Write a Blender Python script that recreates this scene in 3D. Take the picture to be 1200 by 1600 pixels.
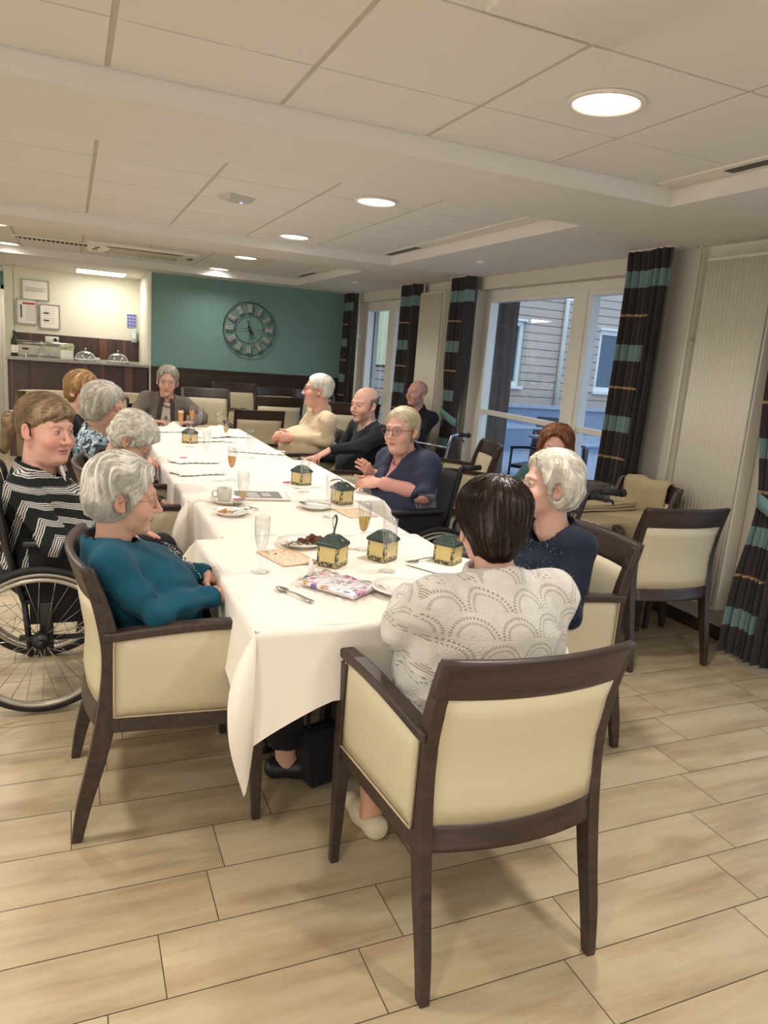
import bpy, bmesh, math, random
import numpy as np
from mathutils import Vector, Matrix
random.seed(7); RNG=np.random.default_rng(7)
for o in list(bpy.data.objects): bpy.data.objects.remove(o)
SC=bpy.context.scene; COL=SC.collection
PI=math.pi
# ------------------------------------------------------------ camera, world, exposure
cam=bpy.data.cameras.new('camera'); camo=bpy.data.objects.new('camera',cam); COL.objects.link(camo); SC.camera=camo
yaw,pitch,roll,FPX=0.41442786,0.20906963,0.07836593,1135.618
fw=Vector((math.sin(yaw)*math.cos(pitch),math.cos(yaw)*math.cos(pitch),-math.sin(pitch)))
rt=Vector((math.cos(yaw),-math.sin(yaw),0)); up=rt.cross(fw)
rr=rt*math.cos(roll)+up*math.sin(roll); uu=-rt*math.sin(roll)+up*math.cos(roll)
camo.matrix_world=Matrix(((rr.x,uu.x,-fw.x,0),(rr.y,uu.y,-fw.y,0),(rr.z,uu.z,-fw.z,1.5),(0,0,0,1)))
cam.sensor_fit='VERTICAL'; cam.sensor_height=36; cam.sensor_width=27; cam.lens=FPX/1600*36; cam.clip_start=.05
SC.view_settings.view_transform='Standard'; SC.view_settings.look='None'; SC.view_settings.gamma=1
SC.view_settings.use_curve_mapping=False
SC.view_settings.exposure=-0.18
W=bpy.data.worlds.new('dusk'); SC.world=W; W.use_nodes=True
wn=W.node_tree; bg=wn.nodes['Background']; bg.inputs[0].default_value=(.56,.74,1.0,1); bg.inputs[1].default_value=2.6
LAMP_COL=(1.0,.95,.89); LAMP_W=17.5
def big_light(name,loc,rot,sx,sy,w,col):
    ld=bpy.data.lights.new(name,'AREA'); ld.shape='RECTANGLE'; ld.size=sx; ld.size_y=sy; ld.energy=w; ld.color=col
    o=bpy.data.objects.new(name,ld); COL.objects.link(o); o.location=loc; o.rotation_euler=rot
# added fill lights without a visible source, behind the camera and at left
big_light('window_light_behind',(-1.2,-3.8,1.3),(math.radians(118),0,0),6.5,2.0,130,(.95,.97,1.0))
big_light('window_light_left',(-6.3,3.5,1.3),(math.radians(118),0,math.radians(-90)),9,2.0,200,(1,.96,.89))

# ------------------------------------------------------------ materials
def lin(c):
    if isinstance(c,str):
        c=c.lstrip('#'); c=[int(c[i:i+2],16)/255 for i in (0,2,4)]
    return tuple((x/12.92 if x<=.04045 else ((x+.055)/1.055)**2.4) for x in c[:3])+(1,)
class X:   # tiny expression wrapper over shader sockets
    def __init__(s,nt,v): s.nt=nt; s.v=v
    def op(s,o,*a):
        n=s.nt.nodes.new('ShaderNodeMath'); n.operation=o
        for i,x in enumerate((s,)+a):
            x=x.v if isinstance(x,X) else x
            if isinstance(x,(int,float)): n.inputs[i].default_value=x
            else: s.nt.links.new(x,n.inputs[i])
        return X(s.nt,n.outputs[0])
    def __add__(s,b): return s.op('ADD',b)
    def __sub__(s,b): return s.op('SUBTRACT',b)
    def __mul__(s,b): return s.op('MULTIPLY',b)
    def __truediv__(s,b): return s.op('DIVIDE',b)
    def __lt__(s,b): return s.op('LESS_THAN',b)
    def __gt__(s,b): return s.op('GREATER_THAN',b)
    def fl(s): return s.op('FLOOR')
    def fr(s): return s.op('FRACT')
    def ab(s): return s.op('ABSOLUTE')
    def inv(s): return s.op('MULTIPLY',-1.0)+1.0
class M:
    def __init__(s,name,col=(.5,.5,.5),rough=.5,metal=0,spec=.5,**kw):
        s.m=bpy.data.materials.new(name); s.m.use_nodes=True; s.nt=s.m.node_tree
        s.b=s.nt.nodes['Principled BSDF']
        s.col=lin(col); s.b.inputs['Base Color'].default_value=s.col
        s.b.inputs['Roughness'].default_value=rough; s.b.inputs['Metallic'].default_value=metal
        s.b.inputs['Specular IOR Level'].default_value=spec
        for k,v in kw.items(): s.b.inputs[k.replace('_',' ')].default_value=v
        s._o=None
    def n(s,t,**kw):
        n=s.nt.nodes.new('ShaderNode'+t)
        for k,v in kw.items(): setattr(n,k,v)
        return n
    def L(s,a,b): s.nt.links.new(a.v if isinstance(a,X) else a,b)
    def co(s,which='Object'):
        if s._o is None: s._o=s.n('TexCoord')
        return s._o.outputs[which]
    def xyz(s,which='Object'):
        q=s.n('SeparateXYZ'); s.L(s.co(which),q.inputs[0]); return [X(s.nt,q.outputs[i]) for i in range(3)]
    def noise(s,scale=5,detail=4,rough=.5,vec=None,stretch=None,which='Object'):
        n=s.n('TexNoise'); n.inputs['Scale'].default_value=scale; n.inputs['Detail'].default_value=detail; n.inputs['Roughness'].default_value=rough
        v=vec if vec is not None else s.co(which)
        if stretch:
            mp=s.n('Mapping'); mp.inputs['Scale'].default_value=stretch; s.L(v,mp.inputs[0]); v=mp.outputs[0]
        s.L(v,n.inputs['Vector']); return X(s.nt,n.outputs['Fac'])
    def mix(s,f,a,b):
        n=s.n('Mix',data_type='RGBA'); 
        if isinstance(f,(int,float)): n.inputs[0].default_value=f
        else: s.L(f,n.inputs[0])
        for x,i in ((a,6),(b,7)):
            if isinstance(x,(str,tuple,list)): n.inputs[i].default_value=lin(x) if len(x)!=4 or isinstance(x,str) else x
            else: s.L(x,n.inputs[i])
        return n.outputs[2]
    def ramp(s,f,stops):
        n=s.n('ValToRGB'); s.L(f,n.inputs[0]); e=n.color_ramp.elements
        while len(e)<len(stops): e.new(.5)
        for k,(p,c) in enumerate(stops): e[k].position=p; e[k].color=lin(c)
        return n.outputs[0]
    def base(s,c): s.L(c,s.b.inputs['Base Color']); return s
    def bump(s,h,strength=.3,dist=.01):
        n=s.n('Bump'); n.inputs['Strength'].default_value=strength; n.inputs['Distance'].default_value=dist
        s.L(h,n.inputs['Height']); s.L(n.outputs[0],s.b.inputs['Normal']); return s
def plain(name,col,rough=.5,metal=0,spec=.5,var=.06,bump=0,bs=60,**kw):
    m=M(name,col,rough,metal,spec,**kw)
    c=lin(col)[:3]
    f=m.noise(bs*.15+3,3)
    lo=tuple(x*(1-var) for x in c)+(1,); hi=tuple(min(1,x*(1+var)) for x in c)+(1,)
    m.base(m.mix(f,lo,hi))
    if bump: m.bump(m.noise(bs,3),bump,.003)
    return m.m
def fabric(name,col,rough=.9,w=900,var=.12,bump=.25,col2=None):
    m=M(name,col,rough,0,.2); m.b.inputs['Sheen Weight'].default_value=.06
    c=lin(col)[:3]; f=m.noise(14,4)
    lo=tuple(x*(1-var) for x in c)+(1,); hi=lin(col2) if col2 else tuple(min(1,x*(1+var)) for x in c)+(1,)
    m.base(m.mix(f,lo,hi)); m.bump(m.noise(w*.3,2),bump,.002); return m.m
def emit(name,col,st):
    m=M(name,(0,0,0)); m.b.inputs['Emission Color'].default_value=col if len(col)==4 else tuple(col)+(1,); m.b.inputs['Emission Strength'].default_value=st; return m.m
def glassy(name,tint=(1,1,1),refl=1.0,rough=.02,milk=0.0):
    m=bpy.data.materials.new(name); m.use_nodes=True; nt=m.node_tree; nt.nodes.clear()
    out=nt.nodes.new('ShaderNodeOutputMaterial'); mx=nt.nodes.new('ShaderNodeMixShader'); tr=nt.nodes.new('ShaderNodeBsdfTransparent'); gl=nt.nodes.new('ShaderNodeBsdfGlossy')
    fr=nt.nodes.new('ShaderNodeLayerWeight'); fr.inputs[0].default_value=.5
    tr.inputs[0].default_value=tuple(tint)+(1,); gl.inputs['Roughness'].default_value=rough
    pw=nt.nodes.new('ShaderNodeMath'); pw.operation='POWER'; pw.inputs[1].default_value=4.0; nt.links.new(fr.outputs['Facing'],pw.inputs[0])
    ml=nt.nodes.new('ShaderNodeMath'); ml.operation='MULTIPLY_ADD'; ml.inputs[1].default_value=refl*.7; ml.inputs[2].default_value=milk+.04
    nt.links.new(pw.outputs[0],ml.inputs[0]); nt.links.new(ml.outputs[0],mx.inputs[0]); nt.links.new(tr.outputs[0],mx.inputs[1]); nt.links.new(gl.outputs[0],mx.inputs[2]); nt.links.new(mx.outputs[0],out.inputs[0])
    return m
def wood(name,c1,c2,rough=.35,stretch=(2,30,30),bs=.08):
    m=M(name,c1,rough,0,.5); f=m.noise(1.6,6,.6,stretch=stretch)
    m.base(m.ramp(f,[(.3,c1),(.7,c2)])); m.bump(f,bs,.002); return m.m

MT={}
MT['darkwood']=wood('dark_stained_wood','#2b1f1b','#44342d',.38)
MT['cream']=plain('cream_leatherette','#c9bd9f',.42,0,.4,.03,.05,160)
MT['creamseat']=MT['cream']
MT['piping']=plain('cream_piping','#b8aa88',.5)
MT['white']=plain('white_gloss','#e9e4d8',.35,var=.02)
MT['plastic_w']=plain('white_plastic','#e4dfd2',.4,var=.02)
MT['pvc']=plain('white_window_frame','#e6e2d8',.3,var=.02)
MT['wallw']=plain('white_wall','#d3ccbd',.85,var=.03,bump=.05,bs=120)
MT['counterwall']=plain('cream_wall','#dedbc9',.85,var=.02,bump=.05,bs=120)
MT['teal']=plain('teal_wall','#74978f',.8,var=.03,bump=.05,bs=120)
MT['ceil']=plain('ceiling_plaster','#dedad3',.9,var=.015)
MT['tile']=plain('ceiling_tile','#e1ddd6',.92,var=.02,bump=.12,bs=500)
MT['tbar']=plain('ceiling_grid','#c4beb3',.8)
MT['black']=plain('black_plastic','#17161a',.45)
MT['blackcloth']=fabric('black_nylon','#1c1b1e',.75)
MT['rubber']=plain('black_rubber','#1d1b1a',.7)
MT['chrome']=plain('polished_steel','#c9c6c0',.18,1.0,var=.03)
MT['steel']=plain('brushed_steel','#a8a49b',.32,1.0,var=.05)
MT['silver']=plain('silver_paint','#a9a293',.38,.55,var=.05)
MT['alu']=plain('aluminium','#9fa8b4',.3,.8)
MT['porc']=plain('white_porcelain','#efeae0',.15,0,.6,.01)
MT['glass']=glassy('clear_glass',(.97,.98,.98),.9,.02,.035)
MT['pane']=glassy('window_glass',(.93,.96,.97),1.1,.01,.01)
MT['paper']=plain('white_paper','#ece7dc',.8,var=.02)
MT['napkin']=fabric('paper_napkin','#efe9de',.9,var=.03)
MT['cloth']=fabric('white_tablecloth','#efe6da',.85,1400,.02,.12)
MT['beigecloth']=fabric('beige_cloth','#b5a482',.9,var=.06)
MT['juice']=plain('orange_drink','#f0a02c',.12,0,.5,.05,Transmission_Weight=.25)
MT['wine']=plain('pale_sparkling_drink','#e6c25a',.1,0,.5,.05,Transmission_Weight=.45)
MT['lampglow']=emit('lamp_diffuser',(1,.93,.82),9)
MT['bluedot']=emit('status_light',(.25,.25,1),4)

# ------------------------------------------------------------ objects
def link(name,me,parent=None):
    o=bpy.data.objects.new(name,me); COL.objects.link(o)
    if parent is not None: o.parent=parent
    return o
def tag(o,label=None,cat=None,group=None,kind=None):
    if label: o['label']=label
    if cat: o['category']=cat
    if group: o['group']=group
    if kind: o['kind']=kind
    return o
def thing(name,label,cat,loc=(0,0,0),rz=0,group=None,sc=1):
    o=bpy.data.objects.new(name,None); COL.objects.link(o); o.empty_display_size=.05
    o.location=loc; o.rotation_euler=(0,0,rz); o.scale=(sc,sc,sc); return tag(o,label,cat,group)
def children(o): return [c for c in bpy.data.objects if c.parent==o]
def copy_tree(o,parent=None,kids=None):
    c=o.copy(); COL.objects.link(c)
    if parent is not None: c.parent=parent
    for k in list(o.children): copy_tree(k,c)
    return c
def dup(o,loc,rz,label=None,group=None,sc=None):
    c=copy_tree(o); c.location=loc; c.rotation_euler=(0,0,rz)
    if sc: c.scale=(sc,sc,sc)
    if label: c['label']=label
    if group: c['group']=group
    return c
class B:
    """mesh collector"""
    def __init__(s): s.v=[]; s.f=[]; s.mi=[]; s.sm=[]
    def add(s,vs,fs,mi=0,smooth=True):
        n=len(s.v); s.v+= [tuple(v) for v in vs]; s.f+=[tuple(i+n for i in f) for f in fs]; s.mi+=[mi]*len(fs); s.sm+=[smooth]*len(fs); return s
    def box(s,c,d,rot=None,mi=0,bev=0):
        c=Vector(c); hx,hy,hz=d[0]/2,d[1]/2,d[2]/2
        R=rot if rot is not None else Matrix.Identity(3)
        if bev<=0:
            vs=[c+R@Vector((x*hx,y*hy,z*hz)) for x,y,z in ((-1,-1,-1),(1,-1,-1),(1,1,-1),(-1,1,-1),(-1,-1,1),(1,-1,1),(1,1,1),(-1,1,1))]
            return s.add(vs,[(0,3,2,1),(4,5,6,7),(0,1,5,4),(1,2,6,5),(2,3,7,6),(3,0,4,7)],mi,False)
        bm=bmesh.new(); bmesh.ops.create_cube(bm,size=1)
        for v in bm.verts: v.co=Vector((v.co.x*2*hx,v.co.y*2*hy,v.co.z*2*hz))
        bmesh.ops.bevel(bm,geom=bm.edges[:],offset=min(bev,hx*.95,hy*.95,hz*.95),segments=3,profile=.5,affect='EDGES')
        vs=[c+R@v.co for v in bm.verts]; fs=[[v.index for v in f.verts] for f in bm.faces]; bm.free()
        return s.add(vs,fs,mi,True)
    def b2(s,lo,hi,mi=0,bev=0):
        return s.box([(a+b)/2 for a,b in zip(lo,hi)],[b-a for a,b in zip(lo,hi)],None,mi,bev)
    def tube(s,pts,r,n=10,mi=0,caps=True,closed=False,sx=1,sy=1):
        pts=[Vector(p) for p in pts]; m=len(pts)
        rs=list(r) if isinstance(r,(list,tuple)) else [r]*m
        T=[]
        for i in range(m):
            if closed: t=pts[(i+1)%m]-pts[i-1]
            else: t=pts[min(i+1,m-1)]-pts[max(i-1,0)]
            T.append(t.normalized())
        u=T[0].orthogonal().normalized(); 
        if abs(T[0].z)<.9: u=(Vector((0,0,1))-T[0]*T[0].z).normalized()
        vs=[]
        for i in range(m):
            u=(u-T[i]*u.dot(T[i])).normalized(); w=T[i].cross(u)
            for k in range(n):
                a=2*PI*k/n; vs.append(pts[i]+(u*math.cos(a)*sx+w*math.sin(a)*sy)*rs[i])
        fs=[]
        for i in range(m if closed else m-1):
            for k in range(n):
                a=i*n+k; b=i*n+(k+1)%n; c=((i+1)%m)*n+(k+1)%n; d=((i+1)%m)*n+k
                fs.append((a,b,c,d))
        if caps and not closed: fs.append(tuple(range(n-1,-1,-1))); fs.append(tuple((m-1)*n+k for k in range(n)))
        return s.add(vs,fs,mi,True)
    def lathe(s,prof,c=(0,0,0),n=24,mi=0,R=None):
        c=Vector(c); vs=[]; R=R or Matrix.Identity(3)
        for r,z in prof:
            for k in range(n):
                a=2*PI*k/n; vs.append(c+R@Vector((r*math.cos(a),r*math.sin(a),z)))
        fs=[(i*n+k,i*n+(k+1)%n,(i+1)*n+(k+1)%n,(i+1)*n+k) for i in range(len(prof)-1) for k in range(n)]
        return s.add(vs,fs,mi,True)
    def prism(s,poly,z0,z1,axis=2,mi=0,smooth=False):
        """poly in the plane of the two other axes"""
        def P(a,b,c): 
            return (a,b,c) if axis==2 else ((c,a,b) if axis==0 else (a,c,b))
        n=len(poly); vs=[P(a,b,z0) for a,b in poly]+[P(a,b,z1) for a,b in poly]
        fs=[tuple(range(n)),tuple(range(2*n-1,n-1,-1))]+[(i,i+n,(i+1)%n+n,(i+1)%n) for i in range(n)]
        return s.add(vs,fs,mi,smooth)
    def grid(s,P,mi=0,closed=False,smooth=True):
        """P: list of rows of points"""
        h=len(P); w=len(P[0]); vs=[p for r in P for p in r]; fs=[]
        for i in range(h-1):
            for j in range(w if closed else w-1):
                fs.append((i*w+j,i*w+(j+1)%w,(i+1)*w+(j+1)%w,(i+1)*w+j))
        return s.add(vs,fs,mi,smooth)
    def frame(s,x0,x1,a,b,z0,z1,w,w2=None,axis=0):
        """rectangular frame without overlapping corners; axis 0: in the yz plane, 1: in the xz plane"""
        w2=w2 or w
        for (p0,p1,q0,q1) in ((a,a+w,z0,z1),(b-w,b,z0,z1),(a+w,b-w,z0,z0+w2),(a+w,b-w,z1-w2,z1)):
            if axis==0: s.b2((x0,p0,q0),(x1,p1,q1))
            else: s.b2((p0,x0,q0),(p1,x1,q1))
        return s
    def build(s,name,mats,parent=None,fix=True,bev=0):
        me=bpy.data.meshes.new(name); me.from_pydata([tuple(v) for v in s.v],[],s.f)
        for m in (mats if isinstance(mats,(list,tuple)) else [mats]): me.materials.append(m)
        me.polygons.foreach_set('material_index',s.mi); me.polygons.foreach_set('use_smooth',s.sm)
        if fix:
            bm=bmesh.new(); bm.from_mesh(me); bmesh.ops.recalc_face_normals(bm,faces=bm.faces[:]); bm.to_mesh(me); bm.free()
        me.update(); o=link(name,me,parent)
        if bev:
            md=o.modifiers.new('bevel','BEVEL'); md.width=bev; md.segments=2; md.limit_method='ANGLE'
        return o
def struct(o): o['kind']='structure'; return o
def solid(o,t):
    m=o.modifiers.new('solid','SOLIDIFY'); m.thickness=t; m.offset=0; return o
def catmull(pts,n=8):
    pts=[Vector(p) for p in pts]; out=[]
    for i in range(len(pts)-1):
        p0=pts[max(i-1,0)];p1=pts[i];p2=pts[i+1];p3=pts[min(i+2,len(pts)-1)]
        for k in range(n):
            t=k/n; out.append(.5*((2*p1)+(p2-p0)*t+(2*p0-5*p1+4*p2-p3)*t*t+(3*p1-p0-3*p2+p3)*t**3))
    out.append(pts[-1]); return out
def rz3(a): return Matrix.Rotation(a,3,'Z')

# ------------------------------------------------------------ room
HC=2.385; HB=2.30; XW=3.55; YB=9.7
# floor tiles
ft=M('wood_look_floor_tile','#c8b594',.42,0,.45)
at=ft.n('Attribute'); at.attribute_name='rnd'
vm=ft.n('VectorMath',operation='ADD'); ft.L(ft.co(),vm.inputs[0])
vs_=ft.n('VectorMath',operation='SCALE'); ft.L(at.outputs['Vector'],vs_.inputs[0]); vs_.inputs['Scale'].default_value=37.0; ft.L(vs_.outputs[0],vm.inputs[1])
g1=ft.noise(1.0,7,.62,vec=vm.outputs[0],stretch=(1.3,9,1)); g2=ft.noise(3,5,.6,vec=vm.outputs[0],stretch=(1,3,1))
kn=ft.n('TexVoronoi'); mpk=ft.n('Mapping'); mpk.inputs['Scale'].default_value=(2.2,5,1); ft.L(vm.outputs[0],mpk.inputs[0]); ft.L(mpk.outputs[0],kn.inputs['Vector']); kn.inputs['Scale'].default_value=1
kx=X(ft.nt,kn.outputs['Distance'])
c=ft.ramp(g1,[(.28,'#937f62'),(.44,'#ae9b7a'),(.6,'#bdac8c'),(.8,'#ab9978')])
c=ft.mix((g2>0.6)*.25,c,'#a98d68')
kf=((kx.inv()-.74)*3.2).op('MAXIMUM',0.0)*(g2*1.0)
c=ft.mix(kf,c,'#8c6f50')
ft.base(c); ft.bump(g1,.12,.002)
grout=plain('dark_grout','#4d4133',.9)
RO={0:.06,1:.19,2:.347,3:.40,-1:.56}
vs=[];fs=[];rn=[]
TW,TL=.2025,.6075
for r in range(-26,57):
    y0=1.2615+r*TW; off=RO.get(r,random.random()*TL)
    k0=int((-6.2-off)/TL)-1
    for k in range(k0,k0+18):
        x0=off+k*TL; x1=x0+TL
        if x0<-6.5 or x1>4.3: continue
        x1=min(x1,XW+.1); g=.0014; n=len(vs)
        if x1-x0<.02: continue
        vs+=[(x0+g,y0+g,0),(x1-g,y0+g,0),(x1-g,y0+TW-g,0),(x0+g,y0+TW-g,0)]; fs.append((n,n+1,n+2,n+3)); rn.append((random.random(),random.random(),random.random()))
me=bpy.data.meshes.new('floor'); me.from_pydata(vs,[],fs); me.materials.append(ft.m)
a=me.attributes.new('rnd','FLOAT_VECTOR','FACE'); a.data.foreach_set('vector',np.array(rn,'f').ravel())
struct(link('floor',me))
struct(B().b2((-6.6,-4,-.1),(XW+.12,13.2,-.0015)).build('floor_base',grout))['label']='dark grout bed under the tiles'
# ceiling: slab, beams and tiles
cl=B()
cl.b2((-6.6,-4,HC+.001),(XW+.3,9.72,HC+.1))
ceil=struct(cl.build('ceiling',MT['tbar']))
lo=B()
for a_,b_ in (((-6.6,2.89),(XW+.3,3.55)),((-6.6,6.24),(XW+.3,6.9)),((-6.6,9.28),(XW+.3,9.72)),((2.625,-4),(XW+.3,2.89)),((2.625,3.55),(XW+.3,6.24)),((2.625,6.9),(XW+.3,9.28))):
    lo.b2((a_[0],a_[1],HB),(b_[0],b_[1],HC+.012))
lo.b2((-6.6,9.72,HB),(1.2,13.2,HB+.1))
struct(lo.build('ceiling_beam',MT['ceil']))
tl=B()
for (ya,yb) in ((-4,2.89),(3.55,6.24),(6.9,9.28)):
    ys=[2.454-.602*k for k in range(-14,14)]; ys=sorted([y for y in ys if ya+.05<y<yb-.02]+[ya,yb])
    xs=sorted([.726+.602*k for k in range(-13,4)]+[2.625])
    for i in range(len(ys)-1):
        for j in range(len(xs)-1):
            if xs[j]<-6.5 : continue
            if xs[j+1]-xs[j]<.06 or ys[i+1]-ys[i]<.06: continue
            tl.b2((xs[j]+.010,ys[i]+.006,HC-.004),(xs[j+1]-.010,ys[i+1]-.006,HC+.011))
struct(tl.build('ceiling_tiles',MT['tile']))
# shell walls
struct(B().b2((.92,YB,0),(XW+.3,YB+.15,HB+.1)).build('wall_back',MT['teal']))
struct(B().b2((-.69,11.2,0),(.92,11.35,HB+.05)).build('wall_counter',MT['counterwall']))
struct(B().b2((.90,YB+.15,0),(1.1,11.35,HB+.05)).b2((.905,9.69,0),(.925,9.86,HB)).build('wall_return',MT['counterwall']))
struct(B().b2((-.80,11.2,0),(-.685,12.6,HB+.05)).build('wall_corridor',MT['counterwall']))
struct(B().b2((-6.6,12.5,0),(-.7,12.65,HB+.05)).build('wall_far',MT['teal']))
struct(B().b2((-6.7,-4,0),(-6.5,12.7,HB+.2)).build('wall_left',MT['wallw']))
struct(B().b2((-6.7,-4.1,0),(XW+.3,-4,HC+.1)).build('wall_front',MT['wallw']))
# window wall with openings (y ranges)
OP=[(.75,2.72),(3.85,6.28),(7.78,9.42)]; ZT=2.19
wb=B(); y=-4.0
for a_,b_ in OP:
    wb.b2((XW,y,0),(XW+.3,a_,HC+.05)); wb.b2((XW,a_,ZT),(XW+.3,b_,HC+.05)); y=b_
wb.b2((XW,y,0),(XW+.3,YB+.15,HC+.05)); struct(wb.build('wall_right',MT['wallw']))
sk=B()
for a_,b_ in ((-4,.75),(2.72,3.85),(6.28,7.78),(9.42,9.7)): sk.b2((XW-.015,a_,0),(XW,b_,.08))
struct(sk.build('baseboard_right',MT['darkwood']))
# wainscot and counter cladding
wm=M('striped_dark_laminate','#4a3934',.4); f=wm.noise(1,5,.7,stretch=(16,16,.35)); f2=wm.noise(1,2,.5,stretch=(5,5,.1))
wm.base(wm.mix((f2>.60)*.55,wm.ramp(f,[(.3,'#352a29'),(.55,'#4b3a36'),(.75,'#64483f')]),'#82564a'))
MT['lam']=wm.m
struct(B().b2((.93,YB-.03,0),(XW,YB+.01,1.15)).b2((.93,YB-.045,1.15),(XW,YB+.01,1.172)).build('wainscot',MT['darkwood']))
struct(B().b2((-.69,11.17,.9),(.92,11.21,1.455)).build('splashback',MT['lam']))
struct(B().b2((-1.6,12.46,0),(-.8,12.51,1.45)).build('wainscot_far',MT['lam']))
dr=struct(B().b2((-1.75,12.40,0),(-.93,12.45,2.05),bev=.004).build('door_1',MT['white']))
struct(B().b2((-1.80,12.41,0),(-1.75,12.47,2.1)).b2((-.93,12.41,0),(-.88,12.47,2.1)).b2((-1.8,12.41,2.05),(-.88,12.47,2.1)).build('door_frame',MT['white']))
B().box((-1.0,12.385,1.12),(.04,.02,.2),bev=.004).tube([(-1.0,12.38,1.1),(-1.0,12.33,1.1),(-1.12,12.33,1.1)],.01).build('door_handle',MT['steel'],dr)
# windows
def window(n,a,b,mull,label):
    fr=B(); x0,x1=XW+.10,XW+.17; w=.075
    fr.b2((x0,a,.0),(x1,a+w,ZT)); fr.b2((x0,b-w,0),(x1,b,ZT)); fr.b2((x0,a+w,ZT-w),(x1,b-w,ZT)); fr.b2((x0,a+w,0),(x1,b-w,.09))
    fr.b2((x0-.02,mull-.07,.09),(x1,mull+.07,ZT-w))
    fr.b2((x0+.012,a+w,1.04),(x1-.012,mull-.07,1.085)); fr.b2((x0+.012,mull+.07,1.04),(x1-.012,b-w,1.085))
    o=fr.build('window_%d'%n,MT['pvc'],bev=.004); struct(o); o['label']=label
    for p,q in ((a+w,mull-.07),(mull+.07,b-w)):
        sb=B()
        sb.frame(x0-.008,x1+.01,p+.001,q-.001,.092,ZT-w-.001,.035)
        sb.build('sash',MT['pvc'],o)
        B().b2((x0+.03,p+.02,.1),(x0+.036,q-.02,ZT-w-.01)).build('pane',MT['pane'],o)
    B().box((x0-.03,mull-.03,1.05),(.03,.03,.1),bev=.006).tube([(x0-.04,mull-.03,1.08),(x0-.075,mull-.03,1.08),(x0-.075,mull-.03,.95)],.009).build('window_handle',MT['white'],o)
    return o
window(1,OP[1][0],OP[1][1],4.80,'wide glazed terrace door beside the tall radiator')
window(2,OP[2][0],OP[2][1],8.50,'narrow glazed terrace door nearest the teal wall')
window(3,OP[0][0],OP[0][1],1.70,'glazed terrace door at the right edge behind the tied curtain')
# ------------------------------------------------------------ lights in the room
def downlight(x,y,label,zc=HC,w=None):
    t=thing('ceiling_downlight',label,'ceiling light',(x,y,zc-.004),0,'round recessed downlights')
    B().lathe([(.113,0),(.128,-.002),(.128,-.008),(.113,-.012),(.108,-.004)]).build('rim',MT['plastic_w'],t)
    B().lathe([(0.001,-.003),(.07,-.0035),(.109,-.004)]).build('diffuser',MT['lampglow'],t)
    ld=bpy.data.lights.new('lamp_glow','AREA'); ld.shape='DISK'; ld.size=.2; ld.energy=w or LAMP_W; ld.color=LAMP_COL; ld.spread=math.radians(150)
    lo=bpy.data.objects.new('lamp_glow',ld); COL.objects.link(lo); lo.parent=t; lo.location=(0,0,-.02)
    return t
DL=[(1.64,2.17,'large round downlight in the near ceiling, top right'),(1.64,4.19,'round downlight just beyond the near ceiling beam'),(1.64,5.91,'round downlight beside the blue-lit ceiling device'),(1.64,7.69,'round downlight beyond the second ceiling beam'),(1.64,9.15,'round downlight nearest the teal clock wall'),
 (-.60,9.1,'round downlight at the left edge beside the slatted ceiling vent')]
for x,y,l in DL: downlight(x,y,l,HC,6 if y>9 else None)
for x,y in ((-.6,7.5),(-.6,5.6),(-.6,4.2),(-.6,2.2),(-.6,.3),(1.64,.3),(-2.9,2.2),(-2.9,5.6),(-2.9,8.5),(-.6,-1.6),(1.64,-1.6)): downlight(x,y,'round recessed downlight over the part of the room outside the view')
downlight(-1.2,11.9,'small downlight in the far corridor by the white door',HB,6)
t=thing('light_panel','square lit ceiling panel above the drinks counter','ceiling light',(.38,10.6,HB))
B().b2((-.31,-.31,-.012),(.31,.31,0)).build('frame',MT['plastic_w'],t); B().b2((-.29,-.29,-.016),(.29,.29,-.011)).build('diffuser',MT['lampglow'],t)
ld=bpy.data.lights.new('panel_glow','AREA'); ld.size=.55; ld.energy=9; ld.color=(1,.94,.84); lo_=bpy.data.objects.new('panel_glow',ld); COL.objects.link(lo_); lo_.parent=t; lo_.location=(0,0,-.03)
# ------------------------------------------------------------ ceiling fittings
def dbox(t,name,lo,hi,m,bev=0): return B().b2(lo,hi,bev=bev).build(name,MT[m] if isinstance(m,str) else m,t)
t=thing('air_conditioner','ceiling cassette air conditioner in front of the counter wall','air conditioner',(.70,8.25,HC))
dbox(t,'housing',(-.53,-.34,-.035),(.53,.34,0),'plastic_w',.015)
dbox(t,'inlet_grille',(-.33,-.2,-.045),(.33,.2,-.03),plain('grey_beige_grille','#c7bda8',.6),.006)
g=B(); g.b2((-.36,-.27,-.04),(.36,-.235,-.034)); g.b2((-.36,.235,-.04),(.36,.27,-.034)); g.build('air_slot',MT['black'],t)
g=B(); g.box((-.46,.1,-.036),(.05,.12,.006)); g.box((-.44,-.08,-.036),(.05,.08,.006)); g.box((.47,0,-.036),(.05,.16,.006)); g.build('side_slot',MT['black'],t)
t=thing('slatted_vent','long slatted ceiling vent left of the air conditioner','vent',(-.10,8.35,HC))
dbox(t,'frame',(-.42,-.1,-.012),(.42,.1,0),'plastic_w',.003)
dbox(t,'duct_opening',(-.38,-.085,-.0135),(.38,.085,-.0118),plain('dark_duct','#4a463f',.8))
for k in range(18): B().box((-.36+k*.042,0,-.016),(.006,.16,.014),Matrix.Rotation(.5,3,'Y')).build('slat',MT['white'],t)
t=thing('ceiling_sensor','white angular ceiling device with a small blue light','detector',(.93,4.72,HC),.4)
B().add([(-.1,-.09,0),(.1,-.09,0),(.1,.09,0),(-.1,.09,0),(-.07,-.05,-.035),(.07,-.05,-.035),(.06,.05,-.03),(-.06,.05,-.03)],[(0,1,5,4),(1,2,6,5),(2,3,7,6),(3,0,4,7),(4,5,6,7),(0,3,2,1)],0,False).build('housing',plain('grey_white_plastic','#b9b8ae',.4),t,bev=.004)
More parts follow.
